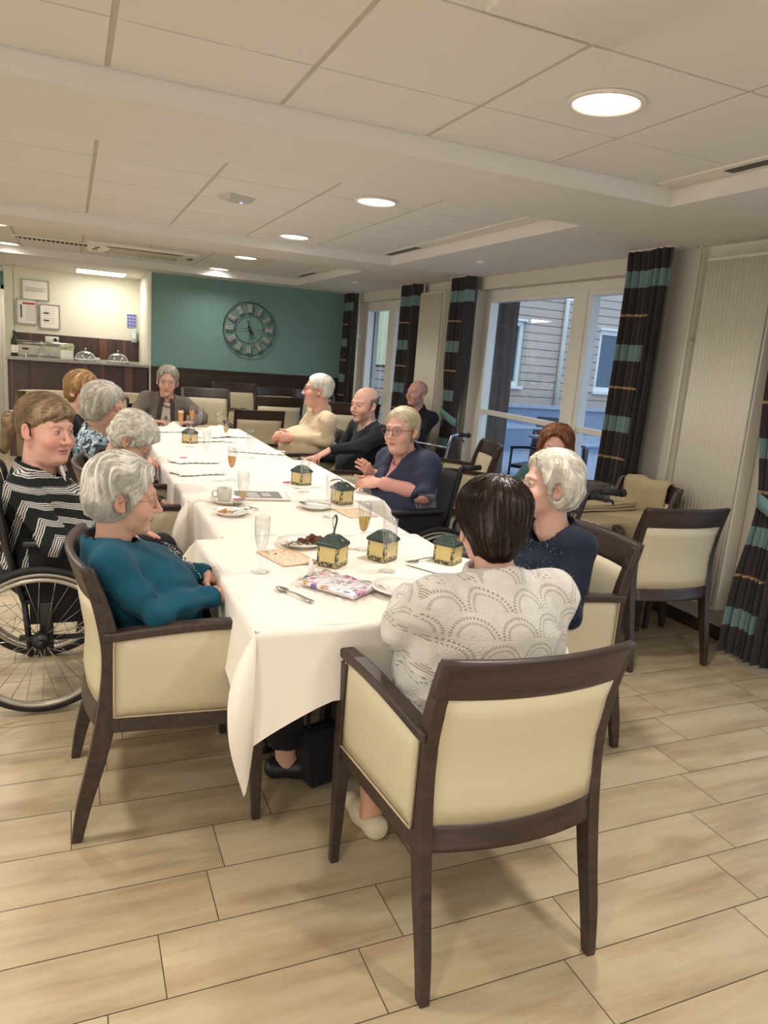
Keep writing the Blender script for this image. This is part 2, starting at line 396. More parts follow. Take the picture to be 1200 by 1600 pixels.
B().lathe([(.001,-.04),(.009,-.036),(.01,-.03)],(.03,-.02,0)).build('indicator',MT['bluedot'],t)
t=thing('smoke_detector','tiny round detector on the lowered ceiling by the windows','detector',(3.0,5.3,HB)); B().lathe([(.001,-.02),(.03,-.018),(.04,0)]).build('cover',MT['plastic_w'],t)
t=thing('smoke_detector','small round detector near the far end of the lowered window ceiling','detector',(2.95,8.0,HB)); B().lathe([(.001,-.02),(.03,-.018),(.04,0)]).build('cover',MT['plastic_w'],t)
for (y0,y1,s0,s1,l) in ((3.6,6.2,5.55,6.15,'long linear slot diffuser along the middle ceiling recess'),(.2,2.85,1.9,2.5,'long linear slot diffuser along the near ceiling recess, right edge'),(6.95,9.2,8.3,8.9,'long linear slot diffuser in the farthest ceiling recess')):
    t=thing('linear_diffuser',l,'vent',(2.50,y0,HC),0)
    dbox(t,'rail',(0,0,-.010),(.12,y1-y0,.0),'plastic_w',.002); dbox(t,'slot',(.035,s0-y0,-.0125),(.085,s1-y0,-.0095),'black')
t=thing('ceiling_panel','flat square panel fixed to the ceiling at the top edge','panel',(1.17,1.62,HC)); dbox(t,'plate',(-.2,-.2,-.018),(.2,.2,0),'ceil',.004)
# ------------------------------------------------------------ chairs
def prof(z):  # rear post centre line y(z)
    P=[(0,0),(.12,.022),(.25,.055),(.42,.088),(.58,.100),(.72,.078),(.875,.030)]
    for (z0,y0),(z1,y1) in zip(P,P[1:]):
        if z<=z1:
            t=(z-z0)/(z1-z0); 
            return y0+(y1-y0)*t
    return P[-1][1]
_pp=[Vector((0,prof(z),z)) for z in (0,.12,.25,.42,.58,.72,.855)]; _pc=catmull(_pp,6)
def bow(x): return .045*(1-(x/.27)**2)
def curved_panel(z0,z1,x0,x1,t,nx=14,nz=6,puff=0,yoff=0,top=None):
    b=B(); 
    def srf(sg):
        R=[]
        for i in range(nz+1):
            z=z0+(z1-z0)*i/nz; r=[]
            for j in range(nx+1):
                x=x0+(x1-x0)*j/nx
                e=min(1,min(j,nx-j)/1.5)*min(1,min(i,nz-i)/1.0)
                zz=z+(top(x) if (top and i==nz) else 0)
                r.append((x,prof(min(z,.88))-bow(x)+yoff+sg*(t/2+puff*math.sqrt(max(0,e))),zz))
            R.append(r)
        return R
    A=srf(1);C=srf(-1); b.grid(A); b.grid(C)
    b.grid([A[0],C[0]]); b.grid([A[-1],C[-1]]); b.grid([[r[0] for r in A],[r[0] for r in C]]); b.grid([[r[-1] for r in A],[r[-1] for r in C]])
    return b
def weld(o,d=.0004):
    bm=bmesh.new(); bm.from_mesh(o.data); bmesh.ops.remove_doubles(bm,verts=bm.verts[:],dist=d); bmesh.ops.recalc_face_normals(bm,faces=bm.faces[:]); bm.to_mesh(o.data); bm.free(); return o
def post_bm(x,w=.034):
    b=B(); F=[];K=[]
    for p in _pc:
        z=p.z; d=.030+.028*math.sin(PI*min(1,z/.9))**.8 if z>0 else .03
        F.append((p.y+d/2,z)); K.append((p.y-d/2,z))
    poly=F+K[::-1]; b.prism(poly,x-w/2,x+w/2,0); return b
def quadstrip_post(x,w=.034):
    b=B(); n=len(_pc); vs=[]
    for p in _pc:
        d=.030+.028*math.sin(PI*min(1,max(0,p.z)/.9))**.8
        ww=w*(.8+.2*min(1,p.z/.4))
        vs+=[(x-ww/2,p.y-d/2,p.z),(x+ww/2,p.y-d/2,p.z),(x+ww/2,p.y+d/2,p.z),(x-ww/2,p.y+d/2,p.z)]
    fs=[(0,3,2,1),(4*n-4,4*n-3,4*n-2,4*n-1)]
    for i in range(n-1):
        for k in range(4): fs.append((4*i+k,4*i+(k+1)%4,4*i+4+(k+1)%4,4*i+4+k))
    return b.add(vs,fs,0,False)
def front_leg(x,y,ztop):
    b=B(); vs=[]
    for z,w,yy in ((0,.026,y+.012),(.40,.044,y),(ztop,.042,y-.012)):
        vs+=[(x-w/2,yy-w/2,z),(x+w/2,yy-w/2,z),(x+w/2,yy+w/2,z),(x-w/2,yy+w/2,z)]
    fs=[(0,3,2,1),(8,9,10,11)]
    for i in range(2):
        for k in range(4): fs.append((4*i+k,4*i+(k+1)%4,4*i+4+(k+1)%4,4*i+4+k))
    return b.add(vs,fs,0,False)
def armz(y): # arm rail centre height
    t=(y-.10)/.43; return .655+.028*math.sin(PI*min(1,max(0,t))*.62)-.004*t
def ax_(y): return .250+.038*(y-.08)/.45
def make_chair(arms,label,loc,rz,group='cream and dark wood chairs',sc=1,wood='darkwood'):
    t=thing('armchair' if arms else 'dining_chair',label,'chair',loc,rz,group,sc); D=MT[wood]
    for s in (-1,1):
        o=quadstrip_post(s*.245).build('leg',D,t,bev=.004)
        front_leg(s*.286,.525,.655 if arms else .42).build('leg',D,t,bev=.004)
    weld(curved_panel(.762,.868,-.264,.264,.026,yoff=0).build('top_rail',D,t)).modifiers.new('b','BEVEL').width=.003
    weld(curved_panel(.368,.432,-.235,.235,.028).build('lower_rail',D,t))
    weld(curved_panel(.427,.768,-.232,.232,.022,puff=.010).build('back_panel',MT['cream'],t))
    # seat
    sb=B(); P=[]
    for i,(z,ins) in enumerate(((.405,.0),(.41,-.004),(.455,-.006),(.472,.004),(.48,.03),(.483,.1))):
        x=.225-ins; xf=.262-ins; y0=.10+ins*.7; y1=.545-ins; r=.03
        P.append([(x-r,y0,z),(x,y0+r,z),(xf,y1-r,z),(xf-r,y1,z),(-xf+r,y1,z),(-xf,y1-r,z),(-x,y0+r,z),(-x+r,y0,z)])
    sb.grid(P,closed=True); n=len(sb.v); sb.f.append(tuple(n-8+i for i in range(8))); sb.mi.append(0); sb.sm.append(True)
    sb.build('seat',MT['creamseat'],t)
    B().b2((-.265,.505,.352),(.265,.53,.412)).box((-.268,.305,.382),(.024,.42,.06),rz3(.087)).box((.268,.305,.382),(.024,.42,.06),rz3(-.087)).b2((-.225,.075,.36),(.225,.10,.41)).build('seat_rail',D,t,bev=.003)
    if arms:
        for s in (-1,1):
            ys=[.075+.475*i/12 for i in range(13)]; vs=[]
            for y in ys:
                z=armz(y); w=.044
                xc=s*ax_(y); vs+=[(xc-w/2,y,z-.014),(xc+w/2,y,z-.014),(xc+w/2,y,z+.014),(xc-w/2,y,z+.014)]
            fs=[(0,1,2,3),(48,49,50,51)]
            for i in range(12):
                for k in range(4): fs.append((4*i+k,4*i+(k+1)%4,4*i+4+(k+1)%4,4*i+4+k))
            B().add(vs,fs,0,False).build('arm_rail',D,t,bev=.006)
            # upholstered side panel
            def side(xs,puff,n=12,m=6):
                R=[]
                for i in range(m+1):
                    r=[]
                    for j in range(n+1):
                        y=.105+.402*j/n; zt=armz(y)-.012; z=.405+(zt-.405)*i/m
                        e=min(1,min(j,n-j)/1.5)*min(1,min(i,m-i)/1.0); r.append((xs+s*(ax_(y)-.252)+puff*math.sqrt(max(0,e)),y,z))
                    R.append(r)
                return R
            A=side(s*.252+s*.012,s*.009);C=side(s*.252-s*.012,-s*.009); b=B(); b.grid(A); b.grid(C)
            b.grid([A[0],C[0]]); b.grid([A[-1],C[-1]]); b.grid([[r[0] for r in A],[r[0] for r in C]]); b.grid([[r[-1] for r in A],[r[-1] for r in C]])
            pn=weld(b.build('side_panel',MT['cream'],t))
            loop=[A[0][j] for j in range(13)]+[A[i][12] for i in range(1,7)]+[A[6][j] for j in range(11,-1,-1)]+[A[i][0] for i in range(5,0,-1)]
            loop=[(p[0]+s*.003,p[1],p[2]) for p in loop]
            B().tube(loop,.0032,6,closed=True).build('piping',MT['piping'],pn)
    return t
R90=PI/2
ch=make_chair(True,'dark wood armchair with its cream back to the camera, under the white knit',(1.0,1.262,0),0)
cd=make_chair(False,'armless cream-backed chair, back to the camera, between the tied curtain and the beige side table',(2.90,2.70,0),-.06)
def chair(kind,loc,rz,label,sc=None,group=None): return dup(ch if kind else cd,loc,rz,label,group,sc)
chair(1,(0.0,2.355,0),-R90,'dark wood armchair, cream side panel to the camera, under the woman in teal')
chair(1,(2.05,2.36,0),R90,'armchair in profile under the white-haired woman in the navy sweater')
chair(1,(.02,3.98,0),-R90,'armchair under the bowed woman in black, behind the striped cardigan')
chair(1,(-.08,4.72,0),-R90,'armchair under the woman in the blue leaf-print top')
chair(1,(-.15,5.45,0),-R90-.2,'armchair behind the fair short-haired woman in the black jacket')
chair(1,(2.10,5.90,0),R90,'armchair holding the white-haired man in the beige shirt')
chair(1,(2.16,5.10,0),R90,'armchair holding the balding man in the dark sweater')
chair(1,(1.80,7.45,0),-.06,'empty armchair with wide dark top rail left of the man in beige')
chair(1,(1.50,9.1,0),PI+.0,'empty cream armchair facing the room, right of the far woman in grey',1.12)
chair(0,(1.93,9.50,0),PI+.15,'cream-backed chair against the wainscot under the clock',1.2)
chair(0,(2.45,9.50,0),PI+.2,'cream-backed chair against the wainscot, right of the chair under the clock',1.17)
chair(1,(2.25,8.35,0),0,'empty armchair with pale back below the right end of the teal wall',1.1)
chair(0,(2.95,9.40,0),PI+.2,'cream-backed chair half hidden behind the head of the man in beige',1.17)
chair(1,(2.52,6.75,0),-.1,'chair by the terrace door, pale back between the man in beige and the balding man',1.2)
chair(1,(3.08,4.92,0),R90-.28,'empty armchair turned to the table, in front of the terrace door and walker',1.05)
chair(1,(2.78,3.60,0),PI-.6,'armchair under the auburn-haired woman by the terrace door')
chair(0,(3.15,6.62,0),R90+.4,'chair under the bald man by the curtain')
chair(0,(3.36,3.47,0),PI*.5,'dark-railed chair draped with a beige cloth behind the side table')
chair(1,(.02,7.35,0),-R90-.4,'dark-backed chair in front of the counter, behind the brown-haired woman in black')
# ------------------------------------------------------------ tables and cloths
def table(name,label,x0,x1,y0,y1,h=.745,grp='tables pushed into one long row'):
    cx,cy=(x0+x1)/2,(y0+y1)/2; t=thing('dining_table',label,'table',(cx,cy,0),0,grp); a,b=(x1-x0)/2-.012,(y1-y0)/2-.012
    B().b2((-a,-b,h-.03),(a,b,h)).build('tabletop',MT['darkwood'],t,bev=.004)
    q_=.42 if h>.74 and y0<1.9 else .10
    for sx in (-1,1):
        for sy in (-1,1): B().b2((sx*(a-q_)-.03,sy*(b-q_)-.03,0),(sx*(a-q_)+.03,sy*(b-q_)+.03,h-.03)).build('leg',MT['darkwood'],t,bev=.004)
    return t
def tablecloth(label,x0,x1,y0,y1,drop,corner,z=.748,seed=0,sides=(1,1,1,1),grp='white cloths over the long table row',mat='cloth',lift=0):
    """sides: -y,+x,+y,-x hang (1) or lie flat under the next cloth (0)"""
    rnd=random.Random(seed); b=B(); cx,cy=(x0+x1)/2,(y0+y1)/2; hx,hy=(x1-x0)/2,(y1-y0)/2
    per=[]  # (pos on rect, outward dir, corner weight, side)
    N=28
    cs=[((-hx,-hy),(hx,-hy),(0,-1)),((hx,-hy),(hx,hy),(1,0)),((hx,hy),(-hx,hy),(0,1)),((-hx,hy),(-hx,-hy),(-1,0))]
    ph=[rnd.random()*6 for _ in range(8)]
    for si,(p,q,o) in enumerate(cs):
        Ls=math.dist(p,q)
        for k in range(N+1):
            t=.5-.5*math.cos(PI*k/N); x=p[0]+(q[0]-p[0])*t; y=p[1]+(q[1]-p[1])*t
            dc=min(t,1-t)*Ls; per.append((x,y,o[0],o[1],max(0,1-dc/.22)**1.3*.42,si,t*Ls,sides[si]))
        o2=cs[(si+1)%4][2]; both=sides[si] and sides[(si+1)%4]
        for k in range(1,8):
            a=k/8*PI/2; x=o[0]*math.cos(a)+o2[0]*math.sin(a); y=o[1]*math.cos(a)+o2[1]*math.sin(a)
            per.append((q[0],q[1],x,y,.42+.58*math.sin(2*a)**1.2,si,Ls+.01*k,1 if both else (sides[si]*math.cos(a)**2+sides[(si+1)%4]*math.sin(a)**2)))
    rows=[]; T=14
    for i in range(-1,T+1):
        r=[]
        for (x,y,ox,oy,wc,si,s,hang) in per:
            if i==-1: r.append((cx+x-ox*.012,cy+y-oy*.012,z+.002)); continue
            t=i/T; d=(drop+(corner-drop)*wc)*max(hang,.015)
            isc=1 if (abs(ox)>.01 and abs(oy)>.01) else 0
            fold=math.sin(s*9+ph[si])*.6+math.sin(s*17+ph[si+4])*.35
            pin=(math.sin(PI*min(1,t*1.0)**.8)*.085+.012*t) if isc else 0
            off=.006+.012*t+fold*.016*t*min(1,d/.15)*(0 if isc else 1)+pin*(wc if isc else 0)+.035*t*(1-isc)*wc
            r.append((cx+x+ox*off,cy+y+oy*off,z-.001-d*t-.004*(t>0)))
        rows.append(r)
    b.grid(rows,closed=True)
    G=[[ (cx-hx+.012+(2*hx-.024)*j/20,cy-hy+.012+(2*hy-.024)*i/20,z+.0022+lift*math.sin(i*.9+ph[0])*math.sin(j*1.1+ph[1])*.0015) for j in range(21)] for i in range(21)]
    b.grid(G); o=weld(b.build('tablecloth',MT[mat]),.003); tag(o,label,'tablecloth',grp); return o
TB=[(.45,1.39,1.81,2.80),(.54,1.36,2.81,3.49),(.51,1.53,3.50,4.86),(.53,1.42,4.87,6.68)]
TN=['nearest table of the row, in front of the woman in white knit','second table of the row, narrower one holding the magazine edge','third table of the row, beside the balding man','farthest table of the row, before the woman in the grey cardigan']
CN=['nearest white tablecloth with a long pointed corner hanging at the front left','second white tablecloth, holding the small cake plates','third white tablecloth, with the single tall glass of orange drink at its middle','farthest white tablecloth, with crumpled napkins at its end']
for i,((a,b_,c_,d_),l,l2) in enumerate(zip(TB,TN,CN)):
    table('t',l,a,b_,c_,d_)
    tablecloth(l2,a,b_,c_,d_,(.205,.30,.30,.24)[i],(.47,.40,.42,.34)[i],z=.750+.0012*i,seed=i+2,sides=((1,1,1,1),(0,1,0,1),(1,1,0,1),(0,1,1,1))[i],lift=1)
TZ=.755
# side table by window
table('s','side table under a beige cloth by the tall radiator',2.62,3.22,3.10,3.80,.70,'side tables by the windows')
tablecloth('beige cloth over the side table by the tall radiator',2.62,3.22,3.10,3.80,.40,.5,.704,9,grp='beige cloth',mat='beigecloth')
def folded(label,c,d,rz,n,mat='beigecloth'):
    t=thing('folded_cloth',label,'cloth',c,rz)
    h=d[2]/n
    for k in range(n):
        b=B(); R=[]
        for i in range(9):
            a=i/8; r=[]
            for j in range(11):
                u=j/10; r.append(((u-.5)*d[0],(a-.5)*d[1],h*k+h*.5+.003*math.sin(u*7+k)+.002*math.sin(a*9+k*2)))
            R.append(r)
        o=b.grid(R).build('fold',MT[mat],t); m=o.modifiers.new('s','SOLIDIFY'); m.thickness=h*.86; m.offset=0; m2=o.modifiers.new('b','BEVEL'); m2.width=h*.4; m2.segments=3
folded('beige cloth folded in layers on the side table',(2.90,3.50,.709),(.50,.30,.05),.12,3)
b=B(); R=[]
for i in range(17):
    t=i/16; r=[]
    for j in range(13):
        u=j/12; y=3.30+u*.36
        a=(t-.5)*2; x=3.325+.035*math.copysign(min(1,abs(a)*4),a)+.012*math.sin(u*8+t*3); z=.885-max(0,abs(a)-.12)*.24+.006*math.sin(u*11)
        r.append((x,y,z))
    R.append(r)
o=solid(b.grid(R).build('draped_cloth',MT['beigecloth']),.012); tag(o,'beige cloth hung over the chair back behind the side table','cloth')
# ------------------------------------------------------------ curtains
cm=M('dark_banded_curtain','#2a2527',.85,0,.2); cm.b.inputs['Sheen Weight'].default_value=.3
uvn=cm.n('UVMap'); uvn.uv_map='uv'; sp=cm.n('SeparateXYZ'); cm.L(uvn.outputs[0],sp.inputs[0]); u=X(cm.nt,sp.outputs[0]); v=X(cm.nt,sp.outputs[1])
# v = metres below the top; bands every .47 m
k=((v-.12)/.47).fr(); tealb=(k<.225)*(v>.10); tan=((k-.60).ab()<.016)*(v>.2)
side=(u>.36)+(v<.26); side=side.op('MINIMUM',1.0)
tn=cm.noise(90,3); tealc=cm.mix(tn,'#5d7878','#7f9896')
base=cm.mix(cm.noise(8,3),'#2d2729','#413939')
c=cm.mix(tealb*side,base,tealc); c=cm.mix(tan*side,c,'#a98a63'); cm.base(c); cm.bump(cm.noise(400,2),.2,.002); MT['curtain']=cm.m
def curtain(label,y0,y1,tie=None,x=3.41,depth=.05,waist=.6,flare=1.0,bottom=.03,lean=0,seed=1,w2=None):
    b=B(); n=120; rows=40; top=2.295; yc=(y0+y1)/2; hw=(y1-y0)/2; U=[]; R=[]; rnd=random.Random(seed); ph=rnd.random()*6
    for i in range(rows+1):
        t=i/rows; z=top-(top-bottom)*t; r=[]
        s=1-.10*math.sin(min(1,t*1.6)*PI/2)
        if tie:
            d=(z-tie); g=math.exp(-(d/.42)**2) ; s=(1-g)*(1.0 if z>tie else flare)+g*waist
        for j in range(n+1):
            q=j/n; a=q*2-1
            w=math.sin(q*2*PI*7+ph)*depth*(.6+.4*math.sin(q*9+ph))*(1 if not tie else (.35+.65*min(1,abs(z-tie)/.4)))
            if t<.05: w*=1.1
            r.append((x+w+(.02*math.sin(t*3+q*2)),yc+lean*(t**1.5)+a*hw*s,z))
            U.append((q,top-z))
        R.append(r)
    b.grid(R); o=b.build('curtain',MT['curtain'],fix=False); me=o.data
    uv=me.uv_layers.new(name='uv'); li=np.empty(len(me.loops),'i'); me.loops.foreach_get('vertex_index',li); uv.data.foreach_set('uv',np.array(U,'f')[li].ravel())
    t=thing('curtain',label,'curtain',(x,yc,0),0,'dark curtains with teal bands'); o.name='fabric'; o.parent=t; o.location=(-x,-yc,0)
    B().b2((.0-.02,-hw*1.05,top-.0),(.03,hw*1.05,top+.012)).build('curtain_track',MT['plastic_w'],t)
    if tie:
        L=[]; 
        for kk in range(17):
            a=kk/16*2*PI; L.append((math.cos(a)*(depth*.9+.02),lean*.3+math.sin(a)*hw*waist*1.12,tie-.05*math.cos(a+1)))
        tb=B(); tb.grid([[Vector(p)+Vector((0,0,dz)) for p in L] for dz in (-.04,0,.04)]); solid(tb.build('tieback',MT['tieteal'],t),.006)
    return t
MT['tieteal']=fabric('teal_band','#6d908e',.85)
curtain('wide dark curtain beside the tall ribbed radiator, banded in teal',3.66,4.03,None,3.40,.045,lean=.03,seed=2)
curtain('dark curtain left of the wide terrace door, gathered low',6.16,6.58,.98,3.41,.045,waist=.55,flare=.95,seed=3)
curtain('dark curtain right of the narrow terrace door, behind the bald man',7.35,7.80,None,3.42,.045,seed=4)
curtain('dark curtain in the corner beside the teal wall',9.30,9.66,None,3.42,.045,seed=5)
curtain('tied curtain at the right edge, waisted by a teal band, flaring to the floor',2.46,2.80,.86,3.40,.05,waist=.55,flare=.86,seed=6)
# ------------------------------------------------------------ radiators and pipes
def radiator(label,y0,y1,z0,z1,x=3.44):
    t=thing('radiator',label,'radiator',(x,(y0+y1)/2,z0),0,'tall ribbed radiators'); h=(y1-y0)/2; H=z1-z0
    B().b2((0.012,-h,0),(XW-x-.005,h,H)).build('side_casing',MT['radw'],t,bev=.006)
    b=B(); n=int((y1-y0)/.028); R=[[],[]]
    for k in range(n*6+1):
        q=k/(n*6); yy=-h+.01+q*(2*h-.02); xx=.006-.008*max(0,math.sin(q*n*2*PI))**.6 if True else 0
        R[0].append((xx,yy,.02)); R[1].append((xx,yy,H-.02))
    b.grid(R); solid(b.build('ribbed_front',MT['radw'],t,fix=False),.002)
    return t
MT['radw']=plain('cream_radiator','#d9d3c2',.4,var=.02)
radiator('wide tall ribbed radiator beside the chair at the right',2.93,3.42,.20,2.215)
radiator('tall ribbed radiator between the two curtains in the middle',6.78,7.32,.20,2.2)
for y,l in ((3.53,'thin white heating pipe beside the wide curtain'),(7.34,'thin white heating pipe between the middle curtains'),(9.28,'thin white heating pipe by the corner curtain')):
    t=thing('heating_pipe',l,'pipe',(3.5,y,0)); B().tube([(0,0,.02),(0,0,HB)],.012).build('pipe',MT['radw'],t); B().box((.025,0,1.75),(.05,.03,.02)).box((.025,0,.6),(.05,.03,.02)).build('clip',MT['radw'],t)
t=thing('wall_box','cream floor-standing box at the right edge behind the tied curtain','box',(3.40,2.33,0)); B().b2((-.07,-.14,0),(.14,.1,.22),bev=.01).build('casing',MT['radw'],t)
# ------------------------------------------------------------ clock
t=thing('wall_clock','large grey metal skeleton clock with Roman numerals on the teal wall','clock',(2.14,YB-.03,1.725))
MT['clockm']=plain('grey_green_metal','#4f5a56',.5,.5); MT['numw']=plain('pale_numeral','#c9c4b8',.6); MT['plate']=plain('grey_plate','#7c837c',.6)
def ring(r,w,n=64,z=0):
    return [(r*math.cos(2*PI*k/n),z,r*math.sin(2*PI*k/n)) for k in range(n)]
CR=.335
B().tube(ring(CR,0),.007,8,closed=True).build('outer_ring',MT['clockm'],t); B().tube(ring(CR*.55,0),.005,8,closed=True).build('inner_ring',MT['clockm'],t)
B().tube([(-CR,0,0),(-CR*.08,0,0)],.0025).tube([(CR,0,0),(CR*.08,0,0)],.0025).tube([(0,0,CR),(0,0,CR*.08)],.0025).tube([(0,0,-CR),(0,0,-CR*.08)],.0025).tube(ring(.028,0,24),.004,8,closed=True).build('cross_bars',MT['clockm'],t)
ROM=['XII','I','II','III','IV','V','VI','VII','VIII','IX','X','XI']
for k,s in enumerate(ROM):
    a=-k*PI/6; Rm=Matrix.Rotation(-a,3,'Y'); c0=Rm@Vector((0,-.004,CR*.775))
    pb=B().box(c0,(.068,.006,.105),Rm); p=pb.build('numeral_plate',MT['plate'],t,bev=.002)
    nb=B(); W_={'I':.014,'V':.03,'X':.03}; g=.004; tot=sum(W_[q] for q in s)+g*(len(s)-1); sc=min(1,.058/tot); xx=-tot/2
    def bar(p0,p1,th):
        p0=Vector(p0);p1=Vector(p1); m=(p0+p1)/2; L=(p1-p0).length; an=math.atan2(p1.x-p0.x,p1.z-p0.z)
        nb.box(c0+Rm@Vector((m.x*sc,-.006,m.z)),(th*sc,.004,L),Rm@Matrix.Rotation(an,3,'Y'))
    for q in s:
        w=W_[q]; h=.04
        if q=='I': bar((xx+w/2,0,-h),(xx+w/2,0,h),.007)
        if q=='V': bar((xx+.003,0,h),(xx+w/2,0,-h),.008); bar((xx+w-.003,0,h),(xx+w/2,0,-h),.004)
        if q=='X': bar((xx+.003,0,h),(xx+w-.003,0,-h),.008); bar((xx+w-.003,0,h),(xx+.003,0,-h),.004)
        xx+=w+g
    nb.box(c0+Rm@Vector((0,-.006,.042)),(tot*sc,.004,.004),Rm).box(c0+Rm@Vector((0,-.006,-.042)),(tot*sc,.004,.004),Rm)
    nb.build('numeral',MT['numw'],p)
def hand(ang,L,tail,w,name):
    Rm=Matrix.Rotation(ang,3,'Y'); b=B(); b.add([Rm@Vector(q) for q in ((-w,-.012,-tail),(w,-.012,-tail),(w*1.6,-.012,L*.6),(0,-.012,L),(-w*1.6,-.012,L*.6),(-w,-.016,-tail),(w,-.016,-tail),(w*1.6,-.016,L*.6),(0,-.016,L),(-w*1.6,-.016,L*.6))],[(0,1,2,3,4),(9,8,7,6,5)]+[(i,i+5,(i+1)%5+5,(i+1)%5) for i in range(5)],0,False)
    b.build(name,MT['black'],t)
hand(math.radians(166),.17,.11,.004,'minute_hand'); hand(math.radians(142),.115,.03,.006,'hour_hand')
# ------------------------------------------------------------ counter
t=thing('drinks_counter','long drinks counter faced in striped dark laminate with a grey top','counter',(.12,10.1,0))
B().b2((-.80,-.40,0),(.765,.6,1.145)).build('body',MT['lam'],t)
B().b2((-.82,-.44,1.145),(.77,.72,1.175)).build('countertop',plain('speckled_grey_top','#9a948b',.25,var=.1),t,bev=.003)
CT=1.176
def cloche(x,y,l):
    t=thing('cloche',l,'food cover',(x,y,CT),0,'steel food covers on the counter')
    B().lathe([(.001,.0),(.13,.0),(.15,.012),(.15,.018),(.13,.012),(.001,.01)]).build('plate',MT['porc'],t)
    B().lathe([(.125,.015),(.122,.04),(.108,.072),(.08,.098),(.045,.112),(.012,.117),(.001,.118)]).build('dome',MT['cloche'],t)
    B().lathe([(.006,.115),(.006,.13),(.014,.14),(.014,.15),(.001,.156)]).build('knob',MT['chrome'],t)
MT['cloche']=glassy('clear_dome',(.85,.88,.88),1.4,.1,.22)
cloche(.17,9.92,'left domed food cover on the counter'); cloche(.55,9.93,'right domed food cover on the counter')
t=thing('wine_bottle','dark green wine bottle at the left end of the counter','bottle',(-.62,10.0,CT))
B().lathe([(.001,0),(.036,0),(.038,.01),(.038,.17),(.03,.2),(.014,.23),(.013,.28),(.015,.283),(.015,.3),(.001,.3)]).build('glass_body',plain('green_glass','#2c3a1c',.1),t)
B().lathe([(.0385,.04),(.0388,.041),(.0388,.13),(.0385,.131)]).build('label',MT['paper'],t)
t=thing('carafe','clear glass carafe beside the coffee machine','carafe',(-.30,9.84,CT)); B().lathe([(.001,.004),(.06,.004),(.068,.02),(.066,.06),(.045,.11),(.024,.15),(.03,.2),(.028,.2),(.022,.15),(.043,.108),(.063,.06),(.06,.012),(.001,.008)]).build('body',MT['glass'],t)
t=thing('coffee_machine','low beige steel appliance with a long rounded lid on the counter','appliance',(-.30,10.35,CT),-.05)
B().b2((-.33,-.14,.0),(.33,.16,.15),bev=.012).build('casing',plain('beige_enamel','#c9c4b0',.35),t); B().tube([(-.34,-.12,.16),(.34,-.12,.16)],.03,14).build('lid_roll',MT['steel'],t); B().b2((-.24,-.146,.08),(-.17,-.138,.10)).build('badge',MT['black'],t)
B().b2((-.2,-.16,.02),(.15,-.14,.04)).build('handle',MT['steel'],t)
t=thing('flower_pot','square white pot of small pale flowers on the counter','plant',(-.04,9.86,CT))
B().b2((-.07,-.07,0),(.07,.07,.115),bev=.006).build('pot',MT['porc'],t)
b=B(); rr_=random.Random(3)
for k in range(60):
    c0=Vector((rr_.uniform(-.075,.075),rr_.uniform(-.07,.07),.115+rr_.uniform(0,.05))); b.lathe([(.001,-.012),(.012,-.004),(.014,.002),(.008,.01),(.001,.012)],c0,6)
b.build('blossom',plain('pale_petals','#cfd0a4',.8,var=.2),t)
t=thing('twin_socket','double white wall socket with a black plug above the counter','socket',(-.23,11.165,1.39)); B().b2((-.085,-.012,-.04),(.085,0,.04),bev=.004).build('plate',MT['plastic_w'],t); B().lathe([(.001,.014),(.018,.014),(.022,.0)],(.042,-.012,0),16,0,Matrix.Rotation(PI/2,3,'X')).tube([(.05,-.03,0),(.12,-.03,-.03),(.14,-.02,-.2)],.005).build('plug',MT['black'],t)
for x,y,l,c in ((-.47,9.86,'small clear cup by the wine bottle','glass'),(.30,9.82,'small pink and white dish between pot and covers','porc')):
    t=thing('cup',l,'cup',(x,y,CT)); B().lathe([(.001,0),(.03,0),(.036,.05),(.033,.05),(.027,.006),(.001,.006)]).build('bowl',MT[c],t)
# notices on the wall
def notice(x,z,w,h,l,kind):
    t=thing('wall_notice',l,'notice',(x,11.185,z),0,'framed notices above the counter')
    b=B(); 
    for q in (((-w/2,-h/2),(w/2,-h/2+.012)),((-w/2,h/2-.012),(w/2,h/2)),((-w/2,-h/2),(-w/2+.012,h/2)),((w/2-.012,-h/2),(w/2,h/2))): b.b2((q[0][0],-.012,q[0][1]),(q[1][0],.0,q[1][1]))
    b.build('frame',MT['steel'],t); B().b2((-w/2+.01,-.004,-h/2+.01),(w/2-.01,.002,h/2-.01)).build('sheet',MT['paper'],t)
    g=B(); k=B()
    if kind==0:
        for i in range(4): g.b2((-w*.38,-.006,h*(.1-.06*i)),(w*(.38-.1*(i%2)),-.0045,h*(.1-.06*i)+.004))
    if kind==1:
        for i in range(9): g.b2((-w*.05,-.006,h*(.22-.07*i)),(w*.38,-.0045,h*(.22-.07*i)+.003))
        k.b2((-w*.2,-.006,h*.3),(w*.38,-.0045,h*.38)); g.b2((-w*.32,-.006,-h*.25),(-w*.24,-.0045,h*.28))
    if kind==2:
        for i in range(2): g.b2((-w*.32,-.006,h*(.1-.3*i)),(-w*.05,-.0045,h*(.17-.3*i)))
        for i in range(7): g.b2((-w*.3,-.006,h*(.33-.1*i)),(w*.25,-.0045,h*(.33-.1*i)+.002))
    g.build('print',plain('grey_ink','#55585c',.8),t)
    if k.v: k.build('heading',plain('red_ink','#b0413a',.8),t)
notice(-.42,2.02,.33,.26,'uppermost framed notice of the three above the counter',0); notice(-.53,1.73,.25,.32,'lower left framed notice with a red heading',1); notice(-.25,1.69,.25,.32,'lower right framed notice with small grey pictures',2)
t=thing('hygiene_poster','small blue handwashing poster on the cream wall','poster',(.80,11.185,1.73)); B().b2((-.065,-.003,-.09),(.065,.002,.09)).build('sheet',plain('pale_blue_sheet','#a9aed6',.7),t)
b=B()
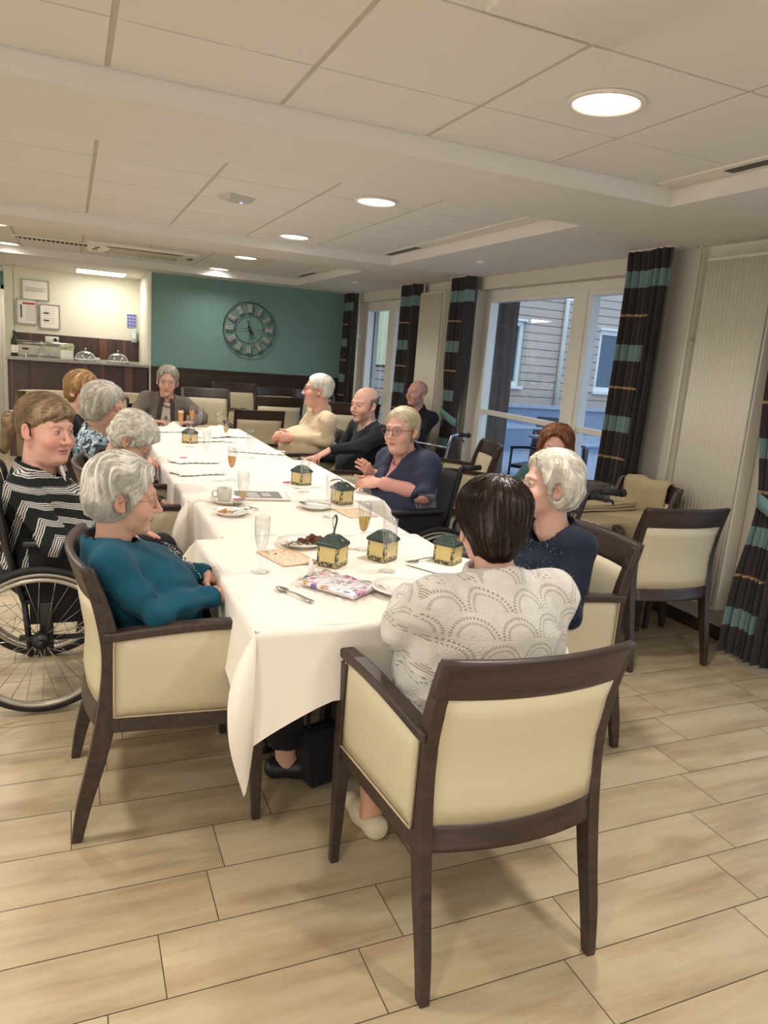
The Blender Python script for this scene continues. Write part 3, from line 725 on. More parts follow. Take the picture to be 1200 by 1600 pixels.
for i in range(3):
    for j in range(3): b.b2((-.055+.039*i,-.005,-.08+.045*j),(-.025+.039*i,-.0035,-.045+.045*j))
b.b2((-.06,-.005,.06),(.06,-.0035,.085)); b.build('pictogram',plain('blue_ink','#5b62a5',.7),t)
t=thing('soap_dispenser','small translucent wall dispenser under the blue poster','dispenser',(.83,11.16,1.53)); B().b2((-.035,-.05,-.10),(.035,.02,.09),bev=.015).build('body',plain('pale_aqua_plastic','#bcd6d2',.3),t); B().b2((-.02,-.065,-.06),(.02,-.045,.02),bev=.006).build('lever',MT['plastic_w'],t)
# cream tub seats in front of the counter
def tub(x,y,w,l):
    t=thing('tub_seat',l,'seat',(x,y,0),0,'cream tub seats by the counter')
    b=B(); R=[]
    for i,(z,g) in enumerate(((.1,0),(.5,.01),(.78,.01),(.86,-.01),(.885,-.05))):
        r=[]
        for j in range(25):
            a=PI*(1.0+ j/24); k=1+g
            r.append((math.cos(a)*w*.5*k*(1 if abs(math.cos(a))>2 else 1),-math.sin(a)*.33*k,z))
        R.append(r)
    R2=[[ (p[0]*.78,p[1]*.75,p[2]) for p in r] for r in R]
    b.grid(R); b.grid(R2); b.grid([R[-1],R2[-1]]); weld(b.build('backrest',MT['cream'],t)); B().b2((-w*.38,-.3,.1),(w*.38,.26,.44),bev=.04).build('seat',MT['cream'],t)
    B().b2((-w*.36,-.28,.0),(w*.36,.24,.1)).build('plinth',MT['darkwood'],t)
tub(-.12,8.35,.80,'cream tub seat in front of the counter, left of the dark-backed chair'); tub(.58,8.55,.72,'cream tub seat in front of the counter, left of the far woman in grey')
# ------------------------------------------------------------ things on the table
FL=[(.001,0),(.031,.001),(.033,.003),(.02,.006),(.006,.010),(.0042,.02),(.004,.055),(.006,.062),(.014,.078),(.021,.105),(.0255,.14),(.0265,.175),(.0255,.195),(.0245,.195),(.0255,.175),(.0245,.14),(.0198,.105),(.0125,.081),(.001,.072)]
def fl_in(z):
    P=[(.001,.073),(.0122,.0815),(.0195,.105),(.0241,.14),(.0251,.175),(.0243,.193)]
    out=[P[0]]
    for (r0,z0),(r1,z1) in zip(P,P[1:]):
        if z>=z1: out.append((r1,z1))
        else: t=(z-z0)/(z1-z0); out.append((r0+(r1-r0)*t,z)); break
    out.append((.001,out[-1][1]+.0003)); return out
_gm={}
def flute(x,y,label,liq=None,level=0,kind='flute',z=TZ):
    t=thing('champagne_flute' if kind=='flute' else 'wine_glass',label,'glass',(x,y,z),random.random()*6,'stemmed glasses on the long table')
    if kind=='flute': pr=FL
    elif kind=='wine': pr=[(.001,0),(.033,.001),(.034,.003),(.006,.010),(.004,.02),(.004,.085),(.012,.093),(.032,.115),(.037,.14),(.034,.175),(.031,.195),(.030,.195),(.033,.175),(.036,.14),(.031,.116),(.001,.096)]
    else: pr=[(.001,0),(.03,.001),(.031,.004),(.008,.010),(.005,.014),(.005,.03),(.016,.036),(.02,.06),(.026,.13),(.0285,.165),(.0275,.165),(.025,.13),(.0190,.06),(.001,.040)]
    if kind not in _gm: _gm[kind]=B().lathe(pr,n=28).build('bowl_and_stem',MT['glass'],t)
    else: link('bowl_and_stem',_gm[kind].data,t)
    if liq:
        if kind=='beer': B().lathe([(.001,.041),(.0185,.061),(.0245,.13),(.0255,.14),(.001,.1405)],n=24).build('drink',MT[liq],t); B().lathe([(.001,.141),(.0255,.1405),(.0265,.15),(.001,.152)],n=24).build('foam',MT['porc'],t)
        else: B().lathe(fl_in(level),n=24).build('drink',MT[liq],t)
    return t
flute(.585,2.33,'nearest empty flute, standing left of the chocolate cake plate')
flute(1.03,2.275,'empty flute in front of the middle yellow tin of the near table')
flute(1.045,2.56,'flute a third full of pale drink behind the middle near tin','wine',.13)
flute(1.10,3.12,'empty flute beside the plate with a spoon, in front of the shawl woman')
flute(1.155,3.72,'empty patterned flute before the tin near the balding man')
flute(.71,3.21,'flute with a last sip of pale drink beside the coffee cup','wine',.10)
flute(.827,4.05,'tall flute half full of orange drink in the middle of the table','juice',.135)
flute(.806,4.78,'empty flute left of the middle, beyond the orange drink')
flute(1.125,4.92,'empty flute on the right side, before the man in beige')
flute(.79,5.38,'empty flute directly in front of the farthest yellow tin')
flute(1.113,5.72,'flute with a little pale drink near the crumpled napkins','wine',.115)
flute(1.17,6.30,'rounded wine glass with dark facets at the far right',None,0,'wine')
flute(1.04,6.52,'empty tall flute at the far end behind the napkin heap')
flute(.98,6.60,'flute of orange drink at the far end, held near the grey sleeve','juice',.155)
flute(.88,6.56,'stubby glass full of orange drink in front of the far woman','juice',0,'beer')
tinm=M('yellow_tin','#d8c386',.4,.1); x,y,z=tinm.xyz(); ax=x.ab(); ay=y.ab()
edge=(ax.op('MINIMUM',ay)>.031); nn=tinm.noise(150,3,.7); lowb=(z<.018)*1.0
msk=((edge+lowb).op('MINIMUM',1.0))*(nn>.47)
tinm.base(tinm.mix(msk,tinm.mix(tinm.noise(14,2),'#cbb370','#e2d097'),'#39443a'))
MT['tin']=tinm.m
lidm=M('dark_green_lid','#36443d',.35,.3); nl=lidm.n('TexVoronoi'); nl.inputs['Scale'].default_value=190; lidm.L(lidm.co(),nl.inputs['Vector']); d=X(lidm.nt,nl.outputs['Distance'])
lidm.base(lidm.mix((d<.22)*.55,'#3a4a43','#9fae9c')); MT['lid']=lidm.m
def tin(x,y,rz,label,loop=False,z=TZ):
    t=thing('gift_tin',label,'tin',(x,y,z),rz,'yellow tins with green pyramid lids')
    a=.042; B().b2((-a,-a,0),(a,a,.078),bev=.003).build('body',MT['tin'],t)
    b=B(); c=a+.004; R=[[(sx*q,sy*q,zz) for sx,sy in ((-1,-1),(1,-1),(1,1),(-1,1))] for q,zz in ((c,.074),(c,.084),(c-.003,.087),(.017,.112),(.012,.113))]
    b.grid(R,closed=True,smooth=False); b.f.append((16,17,18,19)); b.mi.append(0); b.sm.append(False); l=b.build('lid',MT['lid'],t,bev=.0015)
    B().box((0,-.036,.096),(.012,.002,.012),Matrix.Rotation(-.8,3,'X')).build('emblem',plain('gold_mark','#b59a4a',.4,.6),l)
    if loop:
        pts=[(0,0,.112),(.004,0,.13),(.014,0,.15),(.017,0,.168),(.006,0,.182),(-.006,0,.18),(-.013,0,.165),(-.009,0,.145),(-.001,0,.13),(-.001,0,.112)]
        B().tube(catmull(pts,5),.004,8,sx=.3,sy=1).build('ribbon_loop',MT['lid'],t)
tin(.86,2.385,.75,'yellow tin with a looped ribbon on its lid, behind the flowered booklet',True)
tin(1.075,2.43,.55,'yellow tin right of the looped one, behind an empty flute')
tin(1.31,2.345,.62,'yellow tin on a paper napkin in front of the brunette')
tin(1.265,3.42,.35,'yellow tin with a fallen loop beside the shawl woman'); tin(1.20,3.93,.5,'yellow tin near the balding man hand'); tin(.82,5.60,.75,'yellow tin far down the table behind an empty flute')
pt=[(0,0,.113),(-.01,.01,.121),(-.03,.02,.122),(-.05,.02,.118),(-.055,.03,.112),(-.03,.035,.117)]
t=thing('ribbon_loop','thin dark ribbon lying on the lid of the tin by the shawl woman','ribbon',(1.265,3.42,TZ)); B().tube(catmull(pt,5),.003,6).build('strand',MT['lid'],t)
def plate(x,y,r,label,z=TZ):
    t=thing('plate',label,'plate',(x,y,z),0,'small white plates on the long table')
    B().lathe([(.001,.003),(r*.55,.003),(r*.62,.002),(r*.64,0),(r*.6,0),(r*.66,.004),(r*.97,.016),(r,.018),(r*.99,.0205),(r*.7,.011),(r*.6,.0075),(.001,.0068)],n=48).build('dish',MT['porc'],t); return t
plate(.985,2.055,.098,'empty white plate nearest the camera by the white knit sleeve')
plate(.825,2.66,.095,'white plate carrying chocolate cake and a fork')
plate(1.095,3.32,.09,'white plate with only a spoon, in front of the shawl woman')
plate(.69,3.455,.085,'saucer carrying the grey white coffee cup')
plate(.655,3.20,.078,'small plate with crumbs and a spoon near the table edge')
def crumbs(name,label,cat,x,y,z,n,r,s,cols,seed):
    b=B(); q=random.Random(seed)
    for k in range(n):
        a=q.random()*6.28; d=r*math.sqrt(q.random()); ss=s*q.uniform(.5,1.2)
        R=Matrix.Rotation(q.random()*6,3,'Z')@Matrix.Rotation(q.random()*3,3,'X'); b.box((x+d*math.cos(a),y+d*math.sin(a)*.75,z+ss*.5+q.random()*s*(1-d/r)),(ss,ss*.8,ss*.9),R,0,ss*.25)
    o=b.build(name,cols); tag(o,label,cat,kind='stuff'); return o
choc=plain('chocolate_cake','#5d3526',.7,var=.4,bump=.4)
crumbs('cake','broken pieces of chocolate cake on the plate by the looped tin','cake',.865,2.655,TZ+.008,26,.045,.022,choc,1)
crumbs('cream_remains','pale cream and crumbs smeared beside the chocolate cake','cake',.79,2.65,TZ+.008,22,.035,.008,plain('pale_crumb','#cdb894',.8,var=.3),2)
crumbs('cake_crumbs','orange brown crumbs on the small plate near the table edge','crumbs',.635,3.205,TZ+.008,20,.035,.011,plain('orange_crumb','#c58a52',.8,var=.3),3)
crumbs('dark_crumbs','a few dark crumbs on the cloth near the near flute','crumbs',.66,2.55,TZ,4,.04,.006,choc,4)
def cutlery(kind,x,y,rz,label,z=TZ,tilt=0,L=.15):
    t=thing(kind,label,kind,(x,y,z),rz,'cutlery on the long table'); t.rotation_euler.y=tilt
    pts=[(-.062,0,.003),(-.02,0,.006),(.02,0,.004),(.045,0,.0035)]; k=L/.15
    b=B(); R=[]
    for i,(px,w,h) in enumerate(((-.078,.004,.003),(-.074,.009,.0035),(-.05,.0075,.0045),(0,.0032,.008),(.035,.0035,.006),(.045,.004,.005))):
        R.append([(px*k,-w*k,h),(px*k,w*k,h),(px*k,w*k,h+.002),(px*k,-w*k,h+.002)])
    b.grid(R,closed=True); b.build('handle',MT['steel'],t)
    b=B()
    if kind=='spoon':
        R=[]
        for i in range(9):
            q=i/8; r=[]
            for j in range(9):
                a=j/8*2-1; w=.0165*math.sin(PI*min(1,q*.98+.06))**.6; px=.043+.052*q; r.append((px*k,a*w*k,.007-.005*math.sin(PI*q)*(1-a*a)))
            R.append(r)
        solid(b.grid(R).build('bowl',MT['steel'],t),.0014)
    else:
        b.b2((.043*k,-.010*k,.003),(.06*k,.010*k,.0048))
        for s in (-1.5,-.5,.5,1.5): b.b2((.058*k,(s*.006-.0016)*k,.003),(.095*k,(s*.006+.0016)*k,.0046))
        b.build('tines',MT['steel'],t,bev=.0006)
    return t
cutlery('spoon',.635,2.07,2.0,'metal spoon on the cloth left of the flowered booklet')
cutlery('fork',.775,2.60,.9,'fork leaning on the chocolate cake plate, handle towards the card',TZ+.02,.10)
cutlery('spoon',1.10,3.335,2.55,'spoon lying across the empty white plate by the shawl woman',TZ+.017)
cutlery('fork',1.235,2.375,3.4,'fork half under the tin by the brunette',TZ+.004)
cutlery('spoon',.735,3.40,1.0,'spoon on the coffee saucer',TZ+.018,0,.12); cutlery('spoon',.70,3.20,.6,'spoon on the small crumb plate',TZ+.015,0,.12); cutlery('spoon',.76,3.33,2.3,'spoon with shiny bowl between the coffee cup and the small plate',TZ+.002,0,.12)
def cup(x,y,z,label,h=.062,r=.036,m='cupg'):
    t=thing('coffee_cup',label,'cup',(x,y,z)); B().lathe([(.001,0),(r*.75,0),(r*.86,.004),(r*.98,h*.4),(r,h),(r*.93,h),(r*.9,h*.4),(r*.75,.01),(.001,.008)]).build('bowl',MT[m],t)
    B().tube(catmull([(-r*.9,.0,h*.8),(-r*1.5,0,h*.75),(-r*1.55,0,h*.4),(-r*.9,0,h*.25)],5),.004).build('handle',MT[m],t); return t
MT['cupg']=plain('pale_grey_stoneware','#cfcabd',.35)
cup(.675,3.46,TZ+.010,'grey white cylindrical coffee cup on its saucer'); cup(.845,6.62,TZ,'white coffee cup at the far end beside the stubby glass',.05,.036,'porc')
def sheet(name,label,cat,x,y,rz,w,h,m,z=TZ,t_=.0012,curl=0):
    t=thing(name,label,cat,(x,y,z),rz); b=B(); R=[]
    for i in range(9):
        a=i/8-.5; R.append([((j/8-.5)*w,a*h,t_+curl*max(0,(j/8-.5)*(1)+a)**2) for j in range(9)])
    o=solid(b.grid(R).build('sheet',m,t),t_); o.modifiers['solid'].offset=0; return t
def printmat(name,base,cols,scale,thr=.5,st=(1,1,1)):
    m=M(name,base,.45); c=base
    for i,(cc,s) in enumerate(cols):
        f=m.noise(scale*s,2,.5,stretch=(st[0]*(1+i*.3),st[1],1)); c=m.mix(f>thr,c,cc)
    m.base(c); return m.m
# flowered booklet in cellophane
bk=M('flower_border_print','#efe6ea',.35); x,y,z=bk.xyz(); ex=(x.ab()/.078); ey=(y.ab()/.108); e=ex.op('MAXIMUM',ey)
vo=bk.n('TexVoronoi'); vo.inputs['Scale'].default_value=34; bk.L(bk.co(),vo.inputs['Vector']); dd=X(bk.nt,vo.outputs['Distance']); hs=bk.n('SeparateColor'); bk.L(vo.outputs['Color'],hs.inputs[0]); hx=X(bk.nt,hs.outputs[0])
fc=bk.ramp(hx,[(.0,'#d8507c'),(.25,'#e88fb0'),(.42,'#5f69b8'),(.6,'#c94f58'),(.78,'#c9cf6a'),(.95,'#4a5a9a')])
c=bk.mix((e>.70)*(dd<.44),'#f1eaee',fc); bk.base(c)
t=thing('booklet','flower-bordered booklet in clear wrapping on the near tablecloth','booklet',(.80,2.13,TZ),.62)
B().b2((-.078,-.108,.004),(.078,.108,.016),bev=.002).build('pages',bk.m,t)
b=B(); 
def scr(x,y,s,ph): return [(x+s*.01*math.cos(q*1.3+ph)+q*.006*s,y+s*.008*math.sin(q*2.1+ph),.0172) for q in range(8)]
for i in range(3): b.tube(catmull(scr(-.02+.006*i,.02-.022*i,.9,i),3),.0006,5)
b.build('handwriting',plain('grey_script','#8d8796',.8),t)
b=B(); R=[]
for i in range(13):
    a=i/12-.5; R.append([((j/12-.5)*.215,a*.27,.0185+.004*math.sin(i*1.7+j*.9)+(.008 if i in(0,1,11,12) or j in (0,1,11,12) else 0)*math.sin(i*2.3+j*1.9)-.013*(abs(a)>.42 or abs(j/12-.5)>.40)) for j in range(13)])
b.grid(R).build('wrapping',glassy('cellophane',(.97,.96,.95),1.3,.1,.06),t)
b=B(); b.add([(-.03,.115,.003),(.05,.135,.003),(.035,.15,.075)],[(0,1,2)]); solid(b.build('paper_peak',MT['paper'],t),.001)
cardm=printmat('orange_menu_card','#e9d9bc',[('#dc9540',9),('#b85a30',14),('#f2e2c4',20)],5,.55,(1,6,1))
sheet('menu_card','orange printed menu card under the fork of the cake plate','card',.725,2.50,.25,.15,.21,cardm); sheet('menu_card','orange printed card behind the near flute of the shawl woman','card',1.255,3.20,.15,.15,.19,cardm)
mg=sheet('magazine','grey-covered magazine with pale title blocks beside the coffee cup','magazine',.895,3.60,-.12,.27,.205,MT['paper'],TZ,.006)
B().b2((-.135,-.08,.0088),(.095,.088,.0102)).build('cover',plain('dark_grey_cover','#6f6a64',.5),mg); B().box((-.05,-.01,.0104),(.06,.13,.0012),rz3(.08)).box((.02,.0,.0104),(.045,.085,.0012),rz3(.08)).build('title_block',plain('pale_grey_print','#b4aea6',.7,var=.2),mg)
def napkin(label,x,y,rz,w,h,kind='flat',z=TZ,seed=0,m='napkin',hh=.035):
    q=random.Random(seed); ph=[q.random()*6 for _ in range(6)]; b=B(); R=[]; n=26
    for i in range(n+1):
        r=[]
        for j in range(n+1):
            u=j/n-.5; v=i/n-.5
            if kind=='flat': zz=.002+.0015*math.sin(u*9+ph[0])*math.sin(v*8+ph[1])
            else:
                d=math.sqrt(u*u+v*v)*2; k=max(0,1-d*d*.9)
                zz=.003+hh*k*(.45+.3*math.sin(u*14+ph[0]+3*v)+.25*math.sin(v*17+ph[1]+4*u))+.006*abs(math.sin(u*23+v*11+ph[2]))
            r.append((u*w*(1+.1*math.sin(v*7+ph[3])*(kind!='flat')),v*h*(1+.12*math.sin(u*6+ph[4])*(kind!='flat')),zz))
        R.append(r)
    o=b.grid(R).build('paper_napkin',MT[m]); o.location=(x,y,z); o.rotation_euler=(0,0,rz); solid(o,.0012); tag(o,label,'napkin','paper napkins on the long table'); return o
napkin('folded paper napkin under the tin by the brunette',1.30,2.315,.55,.26,.22,'flat',seed=1); 
napkin('flat napkin under the tin near the balding man',1.195,3.90,.2,.16,.15,'flat',seed=2)
napkin('large crumpled white napkin heap at the far right end',1.12,6.12,.2,.46,.34,'c',seed=3,hh=.09); napkin('small crumpled napkin heap before the far woman',.80,6.36,.3,.36,.26,'c',seed=4,hh=.06)
napkin('thin crumpled napkin in front of the farthest napkin heap',1.02,5.75,.1,.28,.16,'c',seed=5,hh=.02); napkin('unfolded napkin lying near the left edge, under the pink paper',.72,4.72,.25,.30,.20,'c',seed=6,hh=.012); napkin('creased napkin at the left edge before the bowed woman',.68,4.28,.2,.30,.18,'c',seed=7,hh=.014); napkin('flattened napkin on the right edge, before the man in beige',1.25,5.20,-.3,.36,.2,'c',seed=8,hh=.02)
pk=plain('pink_paper','#cf5f7c',.6)
for x,y,z,l in ((.66,4.77,TZ+.014,'small pink sachet on the napkin at the left table edge'),(.735,3.43,TZ+.02,'small pink sweet wrapper on the coffee saucer'),(1.13,3.98,TZ+.003,'small pink sachet beside the tin near the balding man')):
    t=thing('sachet',l,'sachet',(x,y,z),.4); B().b2((-.022,-.013,0),(.022,.013,.005),bev=.002).build('packet',pk,t)
# black bag under the table
t=thing('handbag','black bag standing on the floor under the near table end','bag',(.82,2.24,0),.3); b=B(); R=[[(sx*w,sy*d,z) for sx,sy in ((-1,-1),(1,-1),(1,1),(-1,1))] for w,d,z in ((.075,.05,0),(.08,.055,.02),(.10,.05,.14),(.095,.03,.205),(.09,.006,.215))]
b.grid(R,closed=True); b.f.append((0,1,2,3)); b.mi.append(0); b.sm.append(True); b.build('body',MT['blackcloth'],t,bev=.01); B().tube(catmull([(-.07,0,.205),(-.06,0,.28),(.06,0,.28),(.07,0,.205)],6),.007).build('strap',MT['blackcloth'],t)
# ------------------------------------------------------------ wheelchairs
def wheel(t,x,y,z,r,s,spokes=28,push=True):
    """wheel in the local yz plane at side s"""
    def rg(rad,n=56): return [(x,y+rad*math.cos(2*PI*k/n),z+rad*math.sin(2*PI*k/n)) for k in range(n)]
    w=B().tube(rg(r-.014),.014,10,closed=True).build('wheel',MT['rubber'],t)
    B().tube(rg(r-.034),.010,8,closed=True,sx=1,sy=1).build('rim',MT['silver'],w)
    if push: B().tube([(p[0]+s*.035,p[1],p[2]) for p in rg(r-.045)],.009,8,closed=True).build('push_rim',MT['silver'],w)
    B().tube([(x-.03,y,z),(x+.03,y,z)],.03,16).tube([(x+s*.03,y,z),(x+s*.05,y,z)],.014,12).build('hub',MT['black'],w)
    b=B()
    for k in range(spokes):
        a=2*PI*k/spokes; a2=a+(.5 if k%2 else -.5); sx=.022*(1 if (k//2)%2 else -1)
        b.tube([(x+sx,y+.027*math.cos(a2),z+.027*math.sin(a2)),(x,y+(r-.036)*math.cos(a),z+(r-.036)*math.sin(a))],.0013,4)
    b.build('spokes',MT['steel'],w); return w
def wheelchair(label,loc,rz,sc=1):
    t=thing('wheelchair',label,'wheelchair',loc,rz,'wheelchairs at the table',sc); W_=.23; Rr=.305
    for s in (-1,1):
        wheel(t,s*(W_+.055),-.02,Rr,Rr,s)
        B().tube(catmull([(s*W_,-.20,.93),(s*W_,-.17,.90),(s*W_,-.12,.60),(s*W_,-.08,.45)],6),.012).tube([(s*W_,-.08,.45),(s*W_,.40,.47)],.012).tube([(s*W_,-.10,.30),(s*W_,.30,.28),(s*W_,.40,.47)],.012).tube([(s*W_,-.08,.46),(s*W_,-.06,.22)],.012).build('side_frame',MT['black'],t)
        B().tube([(s*W_,-.19,.925),(s*W_,-.31,.93)],.016,12).build('push_handle',MT['rubber'],t)
        B().b2((s*(W_+.01)-.028,-.08,.675),(s*(W_+.01)+.028,.27,.705),bev=.012).build('armrest',MT['black'],t)
        B().b2((s*(W_+.016)-.006,-.06,.36),(s*(W_+.016)+.006,.26,.68),bev=.004).build('side_guard',MT['blackcloth'],t)
        B().box((s*(W_+.02),.0,.34),(.02,.05,.22),None,0,.005).build('axle_plate',MT['black'],t)
        cw=wheel(t,s*.20,.36,.075,.075,s,8,False)
        B().tube([(s*.20,.36,.075),(s*.2,.33,.17),(s*.21,.32,.28)],.011).build('caster_fork',MT['silver'],t)
        B().tube(catmull([(s*W_*.8,.40,.46),(s*W_*.75,.50,.40),(s*W_*.7,.58,.12)],5),.011).build('leg_rest',MT['silver'],t)
        B().b2((s*.11-.08,.55,.09),(s*.11+.08,.70,.105),bev=.004).build('footplate',MT['black'],t)
    B().tube([(-.24,-.02,.305),(.24,-.02,.305)],.014).tube([(-.23,.30,.28),(.23,-.05,.46)],.01).tube([(.23,.30,.28),(-.23,-.05,.46)],.01).build('cross_brace',MT['silver'],t)
    B().b2((-.225,-.08,.44),(.225,.38,.49),bev=.02).build('seat',MT['blackcloth'],t)
    bb=curved_b=B(); R=[]
    for i in range(9):
        z=.47+.42*i/8; R.append([(-.225+.45*j/10,-.09-.10*i/8-.03*(1-(j/5-1)**2),z) for j in range(11)])
    solid(bb.grid(R).build('backrest',MT['blackcloth'],t),.014); return t
wc=wheelchair('wheelchair with large spoked wheel at the left edge, under the woman in the striped cardigan',(-.10,3.27,0),-R90)
dup(wc,(1.80,3.74,0),R90+.12,'wheelchair under the woman in the navy shawl, its spoked wheel showing behind the near table')
dup(wc,(.72,7.12,0),PI,'wheelchair under the far woman in grey, only its push handles showing')
# ------------------------------------------------------------ rollators
def rollator(label,loc,rz,bars='alu',low=False):
    t=thing('rollator',label,'walker',loc,rz,'wheeled walkers'); F=MT[bars]
    for s in (-1,1):
        B().tube(catmull([(s*.26,.32,.10),(s*.26,.10,.55),(s*.26,.0,.86),(s*.26,-.04,.90),(s*.26,-.12,.91)],6),.0125).build('side_tube',F,t)
        B().tube([(s*.26,-.25,.10),(s*.26,.02,.56)],.0125).build('rear_tube',F,t)
        B().tube([(s*.26,-.10,.91),(s*.26,-.23,.90)],.018,12).lathe([(.001,-.012),(.022,-.01),(.022,.01),(.001,.012)],(s*.26,-.24,.9),12,0,Matrix.Rotation(PI/2,3,'X')).build('handle_grip',MT['rubber'],t)
        B().tube(catmull([(s*.26,-.03,.88),(s*.26,-.09,.865),(s*.26,-.17,.86),(s*.26,-.19,.84)],5),.006).box((s*.26,-.05,.885),(.03,.05,.04),None,0,.008).build('brake_lever',MT['black'],t)
        B().tube(catmull([(s*.26,-.04,.87),(s*.32,.10,.82),(s*.31,.18,.5),(s*.27,.28,.2)],8),.0035,6).build('brake_cable',MT['black'],t)
        for y in (.32,-.25):
            w=B().tube([(s*.26,y+.085*math.cos(2*PI*k/28),.095+.085*math.sin(2*PI*k/28)) for k in range(28)],.014,8,closed=True).build('wheel',MT['rubber'],t); B().lathe([(.001,-.01),(.075,-.008),(.075,.008),(.001,.01)],(s*.26,y,.095),20,0,Matrix.Rotation(PI/2,3,'Y')).build('hub',MT['silver'],w)
    B().b2((-.23,-.08,.555),(.23,.12,.585),bev=.01).build('seat',MT['black'],t); B().tube([(-.26,.10,.55),(.26,.10,.55)],.011).tube([(-.26,.02,.80),(.26,.02,.80)],.009).build('cross_bar',F,t)
    b=B()
    for k in range(9):
        x=-.2+.05*k; b.tube([(x,.13,.52),(x,.14,.34),(x,.33,.34),(x,.34,.52)],.002,4)
    for z in (.34,.40,.46,.52): b.tube([(-.2,.13,z),(.2,.13,z),(.2,.34,z),(-.2,.34,z)],.002,4,closed=True)
    b.build('wire_basket',F,t); return t
rl=rollator('walker with blue-grey tubes and black seat in front of the bald man',(2.82,5.62,0),R90*1.25)
o=rollator('walker whose black handle shows behind the white-haired woman',(2.42,3.22,0),R90,'black')
# ------------------------------------------------------------ outside
pier=M('dark_timber_cladding','#5b4a44',.8); pier.base(pier.ramp(pier.noise(2,5,.6,stretch=(12,12,.8)),[(.3,'#44372f'),(.7,'#6b574a')])); MT['pier']=pier.m
struct(B().b2((XW+.18,6.26,-.05),(XW+.47,7.80,3)).build('wall_pier_middle',MT['pier'])); struct(B().b2((XW+.18,9.40,-.05),(XW+.24,9.9,3)).build('wall_pier_far',MT['pier']))
struct(B().b2((XW+.28,2.75,-.05),(XW+.6,3.80,3)).build('wall_pier_near',MT['pier']))
struct(B().b2((XW+.17,-4,2.22),(XW+.62,9.4,3.0)).build('lintel_outside',MT['pier']))
struct(B().b2((XW+.2,-5,-.15),(30,32,-.03)).build('terrace_ground',plain('terrace_paving','#8d93a0',.7,var=.1)))
sd=M('horizontal_board_siding','#b5a396',.75); x,y,z=sd.xyz(); q=(z/.175).fr(); nv=sd.noise(1.5,4,.6,stretch=(1,1,20))
sd.base(sd.mix(q<.09,sd.mix(nv,'#b09a8a','#cdb8a8'),'#3a3330')); MT['siding']=sd.m
YF=14.0
fac=B(); WX=[(8.10,9.2),(11.25,12.5)]; z0,z1=1.10,2.50; x=4.2
for a_,b_ in WX: fac.b2((x,YF,-.05),(a_,YF+.2,5)); fac.b2((a_,YF,-.05),(b_,YF+.2,z0)); fac.b2((a_,YF,z1),(b_,YF+.2,5)); x=b_
fac.b2((x,YF,-.05),(19,YF+.2,5))
o=fac.build('neighbouring_wing',MT['siding']); tag(o,'timber-boarded building wing seen through the wide terrace door','building')
tt=thing('neighbouring_wing','timber-boarded wing with two windows seen through the wide terrace door','building',(0,0,0)); 
for k in ('label','category'): del o[k]
o.name='boarded_wall'; o.parent=tt
for a_,b_ in WX:
    f=B(); 
    f.frame(YF+.05,YF+.12,a_,b_,z0+.001,z1-.001,.10,None,1)
    f.b2((a_-.05,YF-.08,z0-.06),(b_+.05,YF+.06,z0)); f.b2((a_-.03,YF-.04,z1),(b_+.03,YF+.02,z1+.05)); w=f.build('window_frame',MT['pvc'],tt); B().b2((a_+.08,YF+.14,z0+.08),(b_-.08,YF+.15,z1-.08)).build('window_pane',plain('dark_window_glass','#39485c',.08,spec=.8),w)
B().tube([(10.2,YF-.06,-.05),(10.2,YF-.06,5)],.05,12).build('downpipe',MT['radw'],tt)
# second wing: pale green wall seen through the narrow door
gm=M('pale_green_render','#c9d37a',.8); MT['pgreen']=plain('pale_green_render','#e6dfae',.8)
tt=thing('green_wing','pale yellow-green wall panel of the courtyard seen through the narrow door','building',(0,0,0))
B().b2((5.55,13.75,1.35),(7.6,13.95,4.2)).build('rendered_wall',MT['pgreen'],tt); B().b2((5.45,13.7,-.05),(7.6,13.74,1.3)).build('base_wall',MT['siding'],tt)
B().b2((5.6,13.68,2.9),(7.5,13.74,3.25)).build('grey_band',plain('grey_band','#6f7d80',.6),tt); b=B()
for k in range(14): b.b2((5.40,13.66,1.3+k*.21),(5.50,13.74,1.48+k*.21))
b.build('edge_blocks',plain('dark_blocks','#3c3e44',.7),tt)
MT['outw']=plain('outdoor_weave','#2b2f38',.6); MT['outb']=plain('outdoor_table_top','#8593a8',.25)
def ochair(loc,rz,l):
    t=thing('outdoor_chair',l,'chair',loc,rz,'dark outdoor chairs on the terrace')
    for sx in (-1,1):
        for sy in (0,1): B().tube([(sx*.24,.05+.42*sy,0),(sx*.24,.07+.38*sy,.44+.2*1)],.014).build('leg',MT['outw'],t)
        B().tube(catmull([(sx*.25,.03,.64),(sx*.26,.2,.67),(sx*.25,.46,.64)],6),.016).build('armrest',MT['outw'],t)
    B().b2((-.23,.03,.41),(.23,.47,.45),bev=.01).build('seat',MT['outw'],t)
    b=B(); R=[[(-.23+.46*j/8,.03-.10*i/5-.03*(1-(j/4-1)**2),.45+.42*i/5) for j in range(9)] for i in range(6)]; solid(b.grid(R).build('backrest',MT['outw'],t),.016); return t
oc=ochair((5.05,6.75,-.03),.5,'dark terrace chair, back to the window, left of the auburn-haired woman')
dup(oc,(5.35,5.55,-.03),.9,'dark terrace chair with curved arm, seen right of the auburn-haired woman'); dup(oc,(6.3,8.6,-.03),2.6,'dark terrace chair on the far side of the outdoor table'); dup(oc,(6.5,6.2,-.03),-1.6+PI,'dark terrace chair right of the outdoor table by the curtain'); dup(oc,(4.85,8.3,-.03),-.9,'dark terrace chair beside the dark timber pier')
